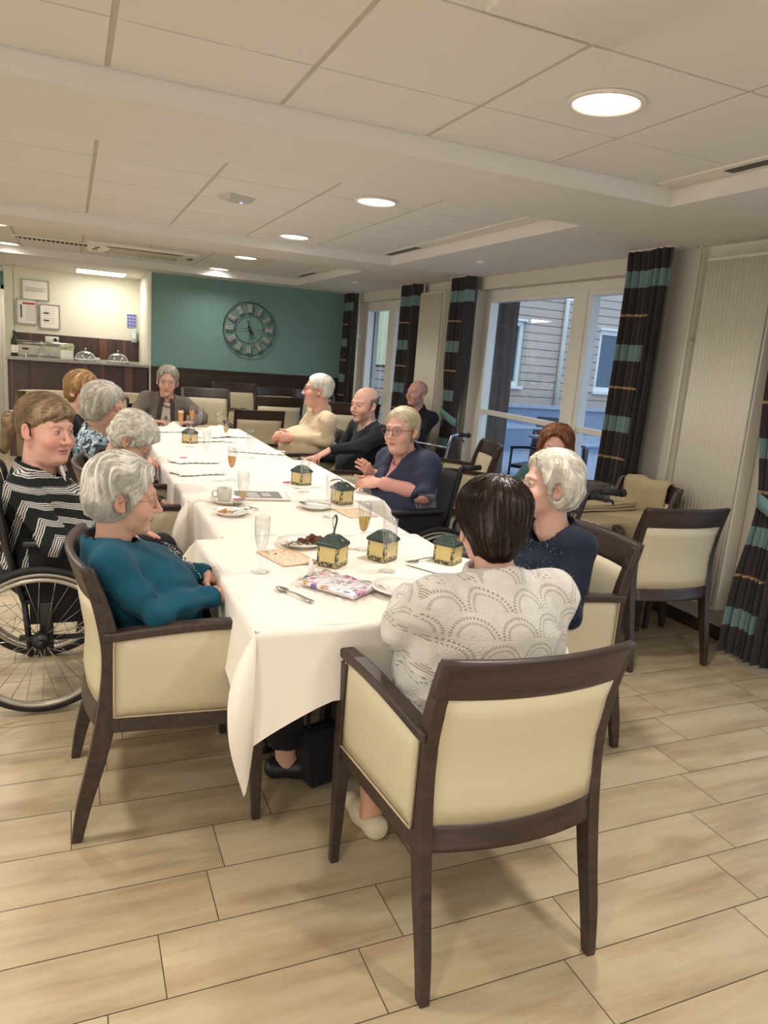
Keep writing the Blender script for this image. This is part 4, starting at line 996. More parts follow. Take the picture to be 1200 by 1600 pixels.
def otable(x,y,l,w=1.5,d=.9,rz=0):
    t=thing('outdoor_table',l,'table',(x,y,-.03),rz,'terrace tables'); B().b2((-w/2,-d/2,.70),(w/2,d/2,.735),bev=.01).build('tabletop',MT['outb'],t)
    for sx in (-1,1):
        for sy in (-1,1): B().b2((sx*(w/2-.08)-.025,sy*(d/2-.08)-.025,0),(sx*(w/2-.08)+.025,sy*(d/2-.08)+.025,.7)).build('leg',MT['outw'],t)
otable(5.9,7.15,'pale terrace table seen above the auburn hair',1.3,1.0,.1); otable(5.5,8.9,'terrace table farther off near the timber pier',1.0,1.0,.3)
t=thing('garden_divider','low blue-lit panel wall across the courtyard','wall',(0,0,0)); B().b2((5.9,11.6,-.05),(13.5,11.72,.78)).build('panel',plain('blue_grey_panel','#7c879a',.6),t); B().b2((5.8,11.55,.78),(13.6,11.76,.84)).build('coping',plain('coping','#9fa3aa',.5),t)
# ------------------------------------------------------------ implicit surface modelling for people
A=np.array
def nrmrows(v): return v/(np.linalg.norm(v,axis=1,keepdims=True)+1e-9)
def nrm(v): v=A(v,float); return v/(np.linalg.norm(v)+1e-9)
def smin(a,b,k):
    h=np.clip(.5+.5*(b-a)/k,0,1); return b*(1-h)+a*h-k*h*(1-h)
def smax(a,b,k): return -smin(-a,-b,k)
def ell(P,c,r,R=None):
    q=P-A(c,float)
    if R is not None: q=q@R        # R columns = axes
    r=A(r,float); k0=np.linalg.norm(q/r,axis=1); k1=np.linalg.norm(q/(r*r),axis=1)+1e-9
    return k0*(k0-1)/k1
def cone(P,a,b,ra,rb):
    a=A(a,float);b=A(b,float); d=b-a; t=np.clip(((P-a)@d)/(d@d+1e-12),0,1)
    return np.linalg.norm(P-a-t[:,None]*d,axis=1)-(ra+(rb-ra)*t)
_off=A([[0,0,0],[1,0,0],[0,1,0],[1,1,0],[0,0,1],[1,0,1],[0,1,1],[1,1,1]])
def snet(f,lo,hi,h,blk=4):
    lo=A(lo,float);hi=A(hi,float); nb=np.ceil((hi-lo)/(h*blk)).astype(int); n=nb*blk+1
    bc=np.stack(np.meshgrid(*[(np.arange(k)+.5)*blk*h for k in nb],indexing='ij'),-1).reshape(-1,3)+lo
    fb=f(bc); act=(np.abs(fb)<blk*h*1.35).reshape(nb)
    Fv=np.repeat(np.repeat(np.repeat(np.sign(fb).reshape(nb),blk,0),blk,1),blk,2); F=np.ones(n); F[:-1,:-1,:-1]=Fv
    F[-1]=1;F[:,-1]=1;F[:,:,-1]=1
    m=np.zeros(n,bool); ai=np.argwhere(act)
    g=np.stack(np.meshgrid(*[np.arange(blk+1)]*3,indexing='ij'),-1).reshape(-1,3)
    idx=(ai[:,None,:]*blk+g[None]).reshape(-1,3); m[idx[:,0],idx[:,1],idx[:,2]]=True
    pi=np.argwhere(m); F[m]=f(pi*h+lo)
    s=F<0
    c=[s[o[0]:n[0]-1+o[0],o[1]:n[1]-1+o[1],o[2]:n[2]-1+o[2]] for o in _off]
    cnt=sum(x.astype(np.int8) for x in c); cell=(cnt>0)&(cnt<8); ci=np.argwhere(cell); ids=-np.ones(cell.shape,int); ids[cell]=np.arange(len(ci))
    acc=np.zeros((len(ci),3)); w=np.zeros(len(ci))
    for a in range(8):
        for b in range(a+1,8):
            d=_off[b]-_off[a]
            if np.abs(d).sum()!=1: continue
            pa=ci+_off[a];pb=ci+_off[b]; fa=F[pa[:,0],pa[:,1],pa[:,2]];fb_=F[pb[:,0],pb[:,1],pb[:,2]]
            k=(fa<0)!=(fb_<0); t=np.where(k,fa/(fa-fb_+1e-12),0)
            acc[k]+=(_off[a]+t[:,None]*d)[k]; w[k]+=1
    V=(ci+acc/w[:,None])*h+lo; Q=[]
    for ax in range(3):
        u,v=(ax+1)%3,(ax+2)%3
        sl0=[slice(0,n[i]-1) if i==ax else slice(1,n[i]-1) for i in range(3)]; sl1=list(sl0); sl1[ax]=slice(1,n[ax])
        a=s[tuple(sl0)];b=s[tuple(sl1)]; e=np.argwhere(a!=b)
        if len(e)==0: continue
        fl=a[e[:,0],e[:,1],e[:,2]]; e=e.copy(); e[:,u]+=1; e[:,v]+=1
        def cid(du,dv):
            q=e.copy(); q[:,u]-=du; q[:,v]-=dv; return ids[q[:,0],q[:,1],q[:,2]]
        q=np.stack([cid(1,1),cid(0,1),cid(0,0),cid(1,0)],1); q[~fl]=q[~fl][:,::-1]; Q.append(q)
    Q=np.concatenate(Q); Q=Q[(Q>=0).all(1)]
    return V,Q
def vnormals(V,Q):
    n=np.cross(V[Q[:,2]]-V[Q[:,0]],V[Q[:,3]]-V[Q[:,1]]); N=np.zeros_like(V)
    for k in range(4): np.add.at(N,Q[:,k],n)
    return N/(np.linalg.norm(N,axis=1,keepdims=True)+1e-12)
_T=RNG.random((64,64,64))*2-1
def vnoise(P):
    i=np.floor(P).astype(int); f=P-i; f=f*f*(3-2*f); i%=64; j=(i+1)%64; r=0
    for a in (0,1):
        for b in (0,1):
            for c in (0,1):
                w=(f[:,0] if a else 1-f[:,0])*(f[:,1] if b else 1-f[:,1])*(f[:,2] if c else 1-f[:,2])
                r=r+w*_T[(j if a else i)[:,0],(j if b else i)[:,1],(j if c else i)[:,2]]
    return r
def smooth(V,Q,it=1,l=.5):
    for _ in range(it):
        S=np.zeros_like(V);c=np.zeros(len(V))
        for k in range(4):
            np.add.at(S,Q[:,k],V[Q[:,(k+1)%4]]+V[Q[:,(k+3)%4]]); np.add.at(c,Q[:,k],2)
        V=V*(1-l)+l*S/np.maximum(c,1)[:,None]
    return V
def npmesh(name,parts,mats,parent,col=None):
    """parts: list of (V,Q,mat)"""
    me=bpy.data.meshes.new(name); vs=[];fs=[];mi=[];n=0
    for V,Q,m in parts:
        vs.append(V); fs.append(A(Q)+n); mi.append(np.full(len(Q),m)); n+=len(V)
    V=np.concatenate(vs); nv=len(V); me.vertices.add(nv); me.vertices.foreach_set('co',V.astype('f').ravel())
    k=fs[0].shape[1]; Q=np.concatenate(fs); nf=len(Q); me.loops.add(nf*k); me.polygons.add(nf)
    me.loops.foreach_set('vertex_index',Q.astype('i').ravel()); me.polygons.foreach_set('loop_start',(np.arange(nf)*k).astype('i'))
    me.update(calc_edges=True)
    for m in mats: me.materials.append(m)
    me.polygons.foreach_set('material_index',np.concatenate(mi).astype('i')); me.polygons.foreach_set('use_smooth',np.ones(nf,bool))
    if col is not None:
        a=me.attributes.new('tint','FLOAT_COLOR','POINT'); c=np.ones((nv,4),'f'); c[:,:3]=col; a.data.foreach_set('color',c.ravel())
    me.validate(); me.update(); return link(name,me,parent)
def uvs(c,r,n=14,m=10,ax=None):
    """quad sphere around c, pole along ax"""
    V=[];Q=[]; ax=nrm(ax if ax is not None else (0,1,0)); u=nrm(np.cross(ax,(0.01,0,1))); w=np.cross(ax,u)
    for i in range(m+1):
        th=PI*(i+.02)/(m+.04)
        for j in range(n):
            ph=2*PI*j/n; V.append(A(c)+r*(ax*math.cos(th)+(u*math.cos(ph)+w*math.sin(ph))*math.sin(th)))
    for i in range(m):
        for j in range(n): Q.append((i*n+j,i*n+(j+1)%n,(i+1)*n+(j+1)%n,(i+1)*n+j))
    return A(V),A(Q)

skm=M('skin','#d9a58c',.5,0,.35); ta=skm.n('Attribute'); ta.attribute_name='tint'
nz=skm.noise(45,4,.6); 
mm=skm.n('Mix',data_type='RGBA',blend_type='MULTIPLY'); mm.inputs[0].default_value=1; skm.L(ta.outputs['Color'],mm.inputs[6]); skm.L(skm.mix(nz,(.90,.86,.84,1),(1,1,1,1)),mm.inputs[7]); skm.base(mm.outputs[2])
skm.b.inputs['Subsurface Weight'].default_value=.12; skm.b.inputs['Subsurface Radius'].default_value=(.012,.005,.003); skm.b.inputs['Subsurface Scale'].default_value=1.0
skm.bump(skm.noise(260,3),.12,.002); MT['skin']=skm.m
MT['sclera']=plain('eye_white','#d8cfc8',.15,var=.01); 
def iris(c): return plain('iris_'+c.strip('#'),c,.12,var=.05)
MT['pupil']=plain('pupil','#0b0a0a',.1)
def face_sdf(P,o):
    """head local: x right, y forward, z up, origin between the ears at eye level; metres"""
    fat=o.get('fat',0); j=o.get('jaw',1.0); age=o.get('age',1)
    d=ell(P,(0,-.018,.040),(.075,.095,.078))
    d=smin(d,ell(P,(0,.030,-.022),(.062+fat*.5,.062,.080)),.03)
    d=smin(d,ell(P,(0,.036,-.072),(.047+fat,.047,.034)),.025)
    d=smin(d,ell(P,(0,.070,-.098),(.022*j+.2*fat,.020,.016)),.02)
    if fat>0: d=smin(d,ell(P,(0,.025,-.105),(.045+fat*.6,.045,.028)),.03)
    xa=P.copy(); xa[:,0]=np.abs(xa[:,0])
    d=smin(d,ell(xa,(.036,.062,-.032),(.026+fat*.3,.026,.026)),.02)         # cheeks
    d=smin(d,cone(xa,(.012,.084,.026),(.042,.072,.026),.010,.008),.014)   # brow ridge
    d=smax(d,-ell(xa,(.031,.098,.008),(.019,.015,.0135)),.012)            # eye socket
    # eyelids: shell with slit
    eb=A([.031,.0765,.006]); lid=np.linalg.norm(xa-eb,axis=1)-.0142
    op=o.get('eyes',.0042); slit=np.abs(xa[:,2]-.005+ (xa[:,0]-.031)**2*10)-op*(1-((xa[:,0]-.031)/.0145)**2)
    slit=np.maximum(slit,.086-xa[:,1]); lid=np.maximum(lid,-slit); d=smin(d,lid,.004)
    # nose
    nl=o.get('nose',1.0)
    n_=cone(P,(0,.088,.014),(0,.088+.025*nl,-.027),.0065,.0095); n_=smin(n_,ell(P,(0,.090+.026*nl,-.030),(.0105,.0095,.0085)),.008); n_=smin(n_,ell(xa,(.0125,.096+.006*nl,-.033),(.0072,.0095,.0075)),.006)
    d=smin(d,n_,.010)
    d=smax(d,-ell(xa,(.0065,.100+.010*nl,-.0405),(.0035,.006,.004)),.002)
    # lips
    mz=-.064; sm=o.get('smile',0)
    zz=P[:,2]-(mz+sm*60*P[:,0]**2*.1)
    Pm=P.copy(); Pm[:,2]=zz
    d=smin(d,ell(Pm,(0,.083,.0045),(.0245,.0135,.0052)),.006); d=smin(d,ell(Pm,(0,.082,-.0058),(.021,.0135,.006)),.006)
    d=smax(d,-ell(Pm,(0,.096,-.0005),(.028,.012,.0012)),.003)
    # naso-labial folds and under-eye folds
    d=smax(d,-(cone(xa,(.018,.103,-.030),(.034,.084,-.066),.0012+.0015*age,.001)),.006)
    if age>.5: d=smax(d,-(cone(xa,(.022,.0925,-.010),(.042,.078,-.006),.0012,.0008)),.004); d=smax(d,-(cone(xa,(.026,.084,-.074),(.03,.074,-.092),.0014,.0008)),.005)
    # ears
    E=A([.0745+fat*.3,-.004,-.006]); q=xa-E; ca,sa=math.cos(.35),math.sin(.35); qq=np.stack([q[:,0]*ca-q[:,1]*sa*-1*.0+q[:,1]*.0, q[:,1]*math.cos(.2)+q[:,2]*math.sin(.2), -q[:,1]*math.sin(.2)+q[:,2]*math.cos(.2)],1)
    ear=ell(qq+A([0,0,0]),(.006,-.006,0),(.0075,.0185,.031)); ear=smax(ear,-ell(qq,(.0095,.001,.004),(.0065,.0095,.0165)),.004); ear=smin(ear,ell(qq,(.003,.004,-.024),(.006,.008,.009)),.006)
    d=smin(d,ear,.006)
    return d
def tint_face(V,base,o):
    base=A(lin(base)[:3]); C=np.tile(base,(len(V),1)); x=np.abs(V[:,0]);y=V[:,1];z=V[:,2]
    def blend(w,c):
        nonlocal C; c=A(lin(c)[:3]); C=C*(1-w[:,None])+c*w[:,None]
    g=lambda cx,cy,cz,r: np.exp(-(((x-cx)/r)**2+((y-cy)/r)**2+((z-cz)/r)**2))
    red=A([1.06,.86,.83]); w=np.clip(g(.040,.078,-.032,.024)+.8*g(0,.115,-.03,.016)+.6*g(.083,-.005,-.01,.03),0,1)*o.get('flush',.7); C=C*(1+w[:,None]*(red-1))
    sm=o.get('smile',0); zz=z+.064-sm*6*x**2
    lw=np.clip(1.5-np.sqrt((x/.025)**2+((zz)/.0088)**2)*1.3,0,1)*(y>.07); blend(np.clip(lw*1.6,0,1)*.75,o.get('lips','#a8564e'))
    bw=np.clip(1.6-np.sqrt(((x-.032)/.018)**2+((z-.0275+(x-.03)*.12)/.0048)**2)*1.2,0,1)*(y>.05); blend(np.clip(bw*1.5,0,1)*o.get('browk',.5),o.get('brow','#8d7a6a'))
    lash=np.exp(-(((x-.031)/.014)**2)**2-((z-.0115+((x-.031)**2)*18)/.0016)**2)*(y>.07); blend(np.clip(lash,0,1)*.6,'#4a332a')
    eyew=g(.031,.09,.004,.014); C*=1-.10*eyew[:,None]
    if o.get('stubble'): w=np.clip(g(0,.07,-.09,.03)+g(.035,.05,-.08,.03),0,1)*.35; blend(w,'#9b8f88')
    return C
# local flow along scalp for hair strands
def grad(f,P,e=.0015):
    g=np.stack([f(P+A(d))-f(P-A(d)) for d in ((e,0,0),(0,e,0),(0,0,e))],1); return g/(np.linalg.norm(g,axis=1,keepdims=True)+1e-9)
def sstep(x): x=np.clip(x,0,1); return x*x*(3-2*x)
def hair_sdf(P,h):
    v=h.get('vol',.012); st=h.get('style','short'); xa=P.copy(); xa[:,0]=np.abs(xa[:,0])
    if st=='fringe_bald':
        d=ell(P,(0,-.018,.040),(.0785,.0985,.080)); d=np.maximum(d,P[:,2]-h.get('ztop',.045)-P[:,1]*-.15); d=np.maximum(d,P[:,1]-.010-(.05-P[:,2])*.1); d=np.maximum(d,-.05-P[:,2]-P[:,1]*.0)
        return d
    zb=h.get('zb',-.075)
    sk=ell(P,(0,-.018,.040),(.075,.095,.078)); sk=smin(sk,ell(P,(0,-.038,-.035),(.062,.060,.07)),.035)
    nz=vnoise(P*42)*.006+vnoise(P*90)*.003
    fz=h.get('fz',-.032); fo=ell(P,(h.get('fx',0),.135,fz),(.072+h.get('fw',0),.124+h.get('fy',0),.104+h.get('ft',0)))+nz
    tp=h.get('taper',.032); t=sstep(fo/tp)
    zl=zb+h.get('slope',.9)*np.maximum(0,P[:,1]+.02)+h.get('xs',0)*np.maximum(0,xa[:,0]-.018)+h.get('ragged',0)*vnoise(P*A([60,60,8])); tb=sstep((P[:,2]-zl+nz)/h.get('tb',.018)); t=np.minimum(t,.15+.85*tb)
    if h.get('ears',True): t=np.minimum(t,sstep((ell(xa,(.088,-.001,-.012),(.024,.020,.032)))/.010))
    prof_=v*(1+.45*sstep((P[:,2]-.0)/.10)+(.5 if h.get('crown') else 0)*np.exp(-((P[:,1]+.05)/.05)**2-((P[:,2]-.09)/.06)**2)+h.get('nape',0)*np.exp(-((P[:,2]+.02)/.04)**2))
    d=sk-(prof_*t-.004*(1-t))
    d=np.maximum(d,zl-P[:,2]-.004); 
    if h.get('bangs'):
        bb=cone(P,(-.045,.072,.072),(.045,.074,.074),.011,.011); bb=smin(bb,cone(P,(-.02,.080,.076),(.045,.080,.048),.010,.003),.01); bb=smin(bb,cone(P,(-.02,.078,.074),(-.058,.064,.040),.010,.003),.01); d=smin(d,bb,.025)
    if h.get('pony'):
        d=smin(d,cone(P,(.02,-.108,.035),(.03,-.145,.015),.020,.028),.015); d=smin(d,cone(P,(.03,-.145,.015),(.04,-.165,-.10),.032,.012),.02)
    return d
def hair_disp(V,N,h):
    st=h.get('style','short'); amp=h.get('amp',.004)
    if st=='curly':
        return V+N*(amp*2.2*np.abs(vnoise(V*48+3))+amp*1.2*vnoise(V*95+9)-amp*.3)[:,None]
    if st=='wavy':
        c=A(h.get('part',(.015,-.02,.12))); q=V-c; r=np.linalg.norm(q,axis=1); az=np.arctan2(q[:,1],q[:,0])*8+1.2*np.sin(r*55); return V+N*(amp*1.2*vnoise(np.stack([az*1.5,r*12,az*0+3],1))+amp*.9*vnoise(V*24)+amp*.5*vnoise(np.stack([az*5,r*20,az*0+1],1)))[:,None]
    if st=='fringe_bald': return V
    c=A(h.get('part',(.015,-.02,.12))); q=V-c; az=np.arctan2(q[:,1],q[:,0])*h.get('lock',9); r=np.linalg.norm(q,axis=1)
    return V+N*(amp*vnoise(np.stack([az*1.3,r*16,az*0+3],1))+amp*.6*vnoise(np.stack([az*4,r*30,az*0+8],1))+amp*.8*vnoise(V*18))[:,None]
def strands(f,V,N,h,n,ln,rad):
    """thin hair strands lying along the hair volume"""
    k=RNG.choice(len(V),n); P=V[k].copy(); st=h.get('style','short'); c=A(h.get('part',(.015,-.02,.12))); S=8; pts=[P-N[k]*.002]
    curl=h.get('curl',0 if st in('short','fringe_bald') else 1); wig=RNG.normal(size=(n,3))
    for i in range(S-1):
        g=grad(f,P); d=(P-c); d[:,2]-=.05
        if st=='curly': d=d*.4+wig*.08+np.cross(g,wig)*.06
        else: d=d+wig*.02*(1+2*curl)
        if h.get('pony') : 
            b=A([0,-.12,.02])-P; fr=(P[:,1]>-.09)&(P[:,2]<.5); d=np.where(fr[:,None],b*1.0+wig*.01,d)
        d-=g*(d*g).sum(1,keepdims=True); d/=np.linalg.norm(d,axis=1,keepdims=True)+1e-9
        if curl: wig=wig*.7+RNG.normal(size=(n,3))*.7
        P=P+d*(ln/S)*RNG.uniform(.7,1.2,(n,1)); off=h.get('fly',.0015)*(.2+i/S*1.6)*RNG.uniform(.1,1.4,n)
        P=P-g*(f(P)-off)[:,None]*.8; pts.append(P.copy())
    PT=np.stack(pts,1); VV=[];R=rad*RNG.uniform(.6,1.3,(n,1,1))
    T=np.gradient(PT,axis=1); T/=np.linalg.norm(T,axis=2,keepdims=True)+1e-9; u=np.cross(T,A([.3,.2,1.])); u/=np.linalg.norm(u,axis=2,keepdims=True)+1e-9; w=np.cross(T,u)
    tap=np.linspace(1,.25,S)[None,:,None]
    for a in range(3): VV.append(PT+(u*math.cos(a*2.094)+w*math.sin(a*2.094))*R*tap)
    VV=np.stack(VV,2); base=(np.arange(n)*S*3)[:,None,None]; i=(np.arange(S-1)*3)[None,:,None]; a=np.arange(3)[None,None,:]; b=(a+1)%3
    Q=np.stack([base+i+a,base+i+b,base+i+3+b,base+i+3+a],-1).reshape(-1,4)
    return VV.reshape(-1,3),Q
def hair_mat(name,c1,c2,rough=.45):
    m=M('hair_'+name,c1,rough,0,.4); f=m.noise(26,3,.5,stretch=(2,2,.8)); m.base(m.ramp(f,[(.2,c1),(.75,c2)])); m.b.inputs['Anisotropic'].default_value=.4; m.bump(m.noise(300,3,stretch=(2,2,.5)),.25,.002); return m.m
def axes_from(yaw_deg,pitch,roll):
    """columns: right, forward, up for a head looking along yaw (0=+x, 90=+y)"""
    a=math.radians(yaw_deg); f=A([math.cos(a),math.sin(a),0]); z=A([0,0,1.]); r=np.cross(f,z)
    p=math.radians(pitch); f2=f*math.cos(p)+z*math.sin(p); u2=np.cross(r,f2); q=math.radians(roll); r2=r*math.cos(q)+u2*math.sin(q); u3=np.cross(r2,f2)
    return np.stack([r2,f2,u3],1)
def hand_parts(side,pose,o):
    """hand local: y fingers, z back of hand, thumb at x = -side (side +1 right)"""
    L=[((-.026,.088),.066,.0082),((-.009,.093),.076,.0086),((.009,.090),.071,.0082),((.026,.083),.055,.0074)]
    cv={'relax':(.35,.45,.3),'flat':(.08,.12,.08),'curl':(.8,.9,.6),'fist':(1.25,1.3,.8),'drape':(.5,.35,.25)}[pose]
    seg=[];sp={'flat':.10,'relax':.05,'curl':.0,'fist':0,'drape':.06}[pose]
    for i,((bx,by),ln,r) in enumerate(L):
        bx=bx*side; a=0; p=A([bx,by,0.]); s0=(i-1.5)*sp*side; k=1+.12*(i-1.5)*.5+RNG.uniform(-.08,.08)
        for q,(fr,rr) in enumerate(((.46,1),(.30,.93),(.24,.85))):
            a+=cv[q]*k; d=A([math.sin(s0),math.cos(a)*math.cos(s0),-math.sin(a)]); e=p+d*ln*fr; seg.append((p,e,r*rr,r*rr*.93)); p=e
    th=[]; p=A([-.022*side,.022,-.006]); 
    for ln,(x_,y_,z_),r in ((.042,(-.72,.68,-.22),.0125),(.032,(-.45,.85,-.30),.0102),(.026,(-.22,.93,-.34),.0088)):
        d=nrm((x_*side,y_,z_)); e=p+d*ln; th.append((p,e,r,r*.9)); p=e
    return L,seg,th
def hand_mesh(wrist,fdir,back,side,pose,elbow,o,h=.003,sc=1.0):
    y=nrm(fdir); z=A(back,float); z=nrm(z-y*(z@y)); x=np.cross(y,z); R=np.stack([x,y,z],1); w=A(wrist,float)
    L,seg,th=hand_parts(side,pose,o); fa=(A(elbow)-w)@R/sc; fl=np.linalg.norm(fa); fe=fa/fl*min(fl,.16)
    def f(P):
        d=cone(P,(0,0,0),fe,.0215,.031); d2=None
        for (bx,by),ln,r in L:
            c=cone(P*A([1,1,1.25]),(bx*side*.55,.008,0),(bx*side,by-.003,.0),.017,.0125); d=smin(d,c,.012)
        d=smin(d,ell(P,(0,.045,-.004),(.036,.045,.013)),.01)
        for a,b,r1,r2 in seg: d=smin(d,cone(P,a,b,r1,r2),.0035)
        t=None
        for a,b,r1,r2 in th:
            c=cone(P,a,b,r1,r2); t=c if t is None else smin(t,c,.006)
        return smin(d,t,.009)
    lo=np.minimum(A([-.085,-.03,-.11]),fe-.04); hi=np.maximum(A([.085,.185,.04]),fe+.04)
    V,Q=snet(f,lo,hi,h); 
    nails=[]
    return V*sc@R.T+w,Q,(R,w,seg,th,sc)
def ik(S,H,l1,l2,pole):
    S=A(S);H=A(H); d=H-S; D=min(np.linalg.norm(d),l1+l2-.005); u=nrm(d); a=(l1*l1-l2*l2+D*D)/(2*D); hgt=math.sqrt(max(0,l1*l1-a*a)); p=A(pole,float); p=nrm(p-u*(p@u)); return S+u*a+p*hgt
def person(label,loc,face,head,hd,o):
    """loc: seat point on the floor, face: body heading in degrees, head: head centre, hd: (yaw,pitch,roll)"""
    cat='person'; root=thing('person',label,cat,(loc[0],loc[1],0)); off=A([loc[0],loc[1],0.])
    sc=o.get('sc',1.0); hs=o.get('hs',1.0); fem=o.get('fem',1); fatb=o.get('belly',.02)
    fa=math.radians(face); fv=A([math.cos(fa),math.sin(fa),0.]); rv=A([math.sin(fa),-math.cos(fa),0.]); zv=A([0,0,1.])
    pel=A([loc[0],loc[1],o.get('hip',.53)]); head=A(head,float); HR=axes_from(*hd)
    neck=head-A(HR[:,2])*.105*hs-A(HR[:,1])*.03*hs; neck=neck+o.get('nk',(-.0,0,-.035))[2]*zv - fv*.012
    tv=nrm(neck-pel); sd=nrm(rv-tv*(rv@tv)); fw_=np.cross(tv,sd)*1.0; fw_=fw_ if fw_@fv>0 else -fw_; TR=np.stack([sd,fw_,tv],1); Lt=np.linalg.norm(neck-pel)
    sh=o.get('shw',.165)*sc; shd=o.get('shd',.045)
    tw=math.radians(o.get('twist',0)); s2=sd*math.cos(tw)+fw_*math.sin(tw)
    SR=neck-tv*shd+s2*sh-fw_*.01; SL=neck-tv*shd-s2*sh-fw_*.01
    J={}
    for nm,S,sgn in (('R',SR,1),('L',SL,-1)):
        hp=o['hand'+nm]; Hw=A(hp[0],float); pole=A(hp[3],float) if len(hp)>3 else (sgn*rv*.7-zv*.8-fv*.3)
        E=A(hp[4],float) if len(hp)>4 else ik(S,Hw,.265*sc,.245*sc,pole); J[nm]=(S,E,Hw,hp)
    def T(P): return (P-pel)@TR
    th=o.get('bw',1.0); ci=o.get('inf',.010)
    def torso(P):
        q=T(P); d=ell(q,(0,-.01,.02),(.175*th,.135*th,.13)); d=smin(d,ell(q,(0,.02+fatb,.17*Lt/.5),(.150*th+fatb*.5,.110*th+fatb,.15)),.07)
        d=smin(d,ell(q,(0,-.005,Lt*.66),(.155*th,.105*th,Lt*.30)),.06)
        if fem: d=smin(d,ell(np.abs(q*A([1,0,0]))+q*A([0,1,1]),(.07,.085*th,Lt*.60-.02*fem),(.062,.055,.065)),.05)
        sR=T(SR[None])[0];sL=T(SL[None])[0]; d=smin(d,cone(q,sR,sL,.050*sc,.050*sc),.045)
        d=smin(d,cone(q,(0,-.012,Lt-.07),(0,-.012,Lt-.0),.075,.055),.04)
        return d
    def arm(P,nm,r=1.0,cut=True):
        S,E,Hw,hp=J[nm]; d=cone(P,S,E,.048*sc*r,.038*sc*r); f=cone(P,E,Hw,.038*sc*r,o.get('cuff',.027)*r)
        return d,f
    slv=o.get('sleeve',1.0); clo=o.get('top'); nh=o.get('neckhole',.066)
    nb=neck+tv*.03
    def top(P):
        d=torso(P)
        hem=o.get('hem',-.10); 
        for nm in 'RL':
            S,E,Hw,hp=J[nm]; a,f=arm(P,nm); dirn=nrm(Hw-E); lim=((P-E)@dirn)-(np.linalg.norm(Hw-E)*slv-.012); f=np.maximum(f,lim); d=smin(d,smin(a,f,.02),.022)
        d=d-ci-o.get('bulk',0)
        q=T(P); d=np.maximum(d,hem-q[:,2])
        return smax(d,-holef(P),.008)
    def holef(P):
        hole=cone(P,neck-tv*.03+fw_*.012,neck+tv*.22+fw_*.03,nh*.96,nh*1.1)
        hole=np.minimum(hole,cone(P,neck+fw_*.08+tv*.0,neck+fw_*.13+tv*.03,nh*.55,nh*.8)) if o.get('scoop',1) else hole
        if o.get('vneck'): hole=np.minimum(hole,cone(P,neck+fw_*.09,neck+fw_*.14-tv*o['vneck'],.045,.006))
        return hole
    lo=np.minimum.reduce([pel-.24,neck-.2]+[np.minimum(np.minimum(J[k][0],J[k][1]),J[k][2])-.10 for k in 'RL']); hi=np.maximum.reduce([pel+.24,neck+A([.2,.2,.12])]+[np.maximum(np.maximum(J[k][0],J[k][1]),J[k][2])+.10 for k in 'RL']); lo[2]=min(lo[2],pel[2]-.16)
    res=o.get('res',.011); V,Q=snet(top,lo,hi,res); N=vnormals(V,Q)
    fo=o.get('fold',.006); q=T(V); 
    # folds: stretched noise, stronger at the elbows and waist
    wel=sum(np.exp(-(np.linalg.norm(V-J[k][1],axis=1)/.10)**2) for k in 'RL')+.8*np.exp(-((q[:,2]-.10)/.09)**2)
    nzv=vnoise(np.stack([q[:,0]*9,q[:,1]*9,q[:,2]*22],1)+o.get('seed',1)*3.7); rid=1-np.abs(vnoise(V*16+o.get('seed',1)*7)*2)
    V=V+N*(fo*(.55*nzv+ (.35+.9*np.clip(wel,0,1.2))*(rid-.5)))[:,None]
    tr=o.get('trim')
    if tr:
        hv=holef(V)[Q].mean(1)<tr[1]; parts=[(V-off,Q[~hv],0),(V-off,Q[hv],1)]
        if tr[1]>.012: parts=[(V-off,Q[~hv],0),((V+N*.003)-off,Q[hv],1)]
        npmesh(o.get('topname','sweater'),parts,[clo,tr[0]],root)
    else: npmesh(o.get('topname','sweater'),[(V-off,Q,0)],[clo],root)
    if o.get('fuzz'):
        nf_,ln_,rd_=o['fuzz']; k=RNG.choice(len(V),nf_); Pf=V[k]+RNG.normal(size=(nf_,3))*.003; Nf=nrmrows(vnormals(V,Q)[k]+RNG.normal(size=(nf_,3))*.55); u_=nrmrows(np.cross(Nf,RNG.normal(size=(nf_,3)))); w_=np.cross(Nf,u_)
        Pf=Pf-Nf*.003; Ls=ln_*RNG.uniform(.4,1.3,(nf_,1)); ring_=[u_,-.5*u_+.87*w_,-.5*u_-.87*w_]
        VV=np.stack([Pf+r_*rd_ for r_ in ring_]+[Pf+Nf*Ls+u_*Ls*.4+r_*rd_*.3 for r_ in ring_],1).reshape(-1,3); bs=(np.arange(nf_)*6)[:,None]
        QQ=np.concatenate([bs+A([0,1,4,3]),bs+A([1,2,5,4]),bs+A([2,0,3,5])]); npmesh('knit_fuzz',[(VV-off,QQ,0)],[o['fuzzmat']],root)['kind']='stuff'
    if o.get('shawl'):
        def shf(P):
            d=torso(P)
            for nm in 'RL':
                S,E,Hw,hp=J[nm]; a,f=arm(P,nm); dr=nrm(E-S); a=np.maximum(a,((P-S)@dr)-.17); d=smin(d,a,.03)
            q=T(P); d=d-(ci+.020); d=np.maximum(d,.10-q[:,2]+.35*np.abs(q[:,0])*0); 
            low=.10+.0*q[:,0]; 
            return smax(d,-np.minimum(cone(P,neck-tv*.03+fw_*.012,neck+tv*.22+fw_*.03,nh*1.15,nh*1.2),cone(P,neck+fw_*.09,neck+fw_*.16-tv*.20,.055,.012)),.008)
        V,Q=snet(shf,lo,hi,res); N=vnormals(V,Q); q=T(V); V=V+N*(.010*(1-np.abs(vnoise(np.stack([q[:,0]*8+q[:,2]*9,q[:,1]*6,q[:,2]*7-q[:,0]*8],1))*2))+.004*vnoise(V*25))[:,None]
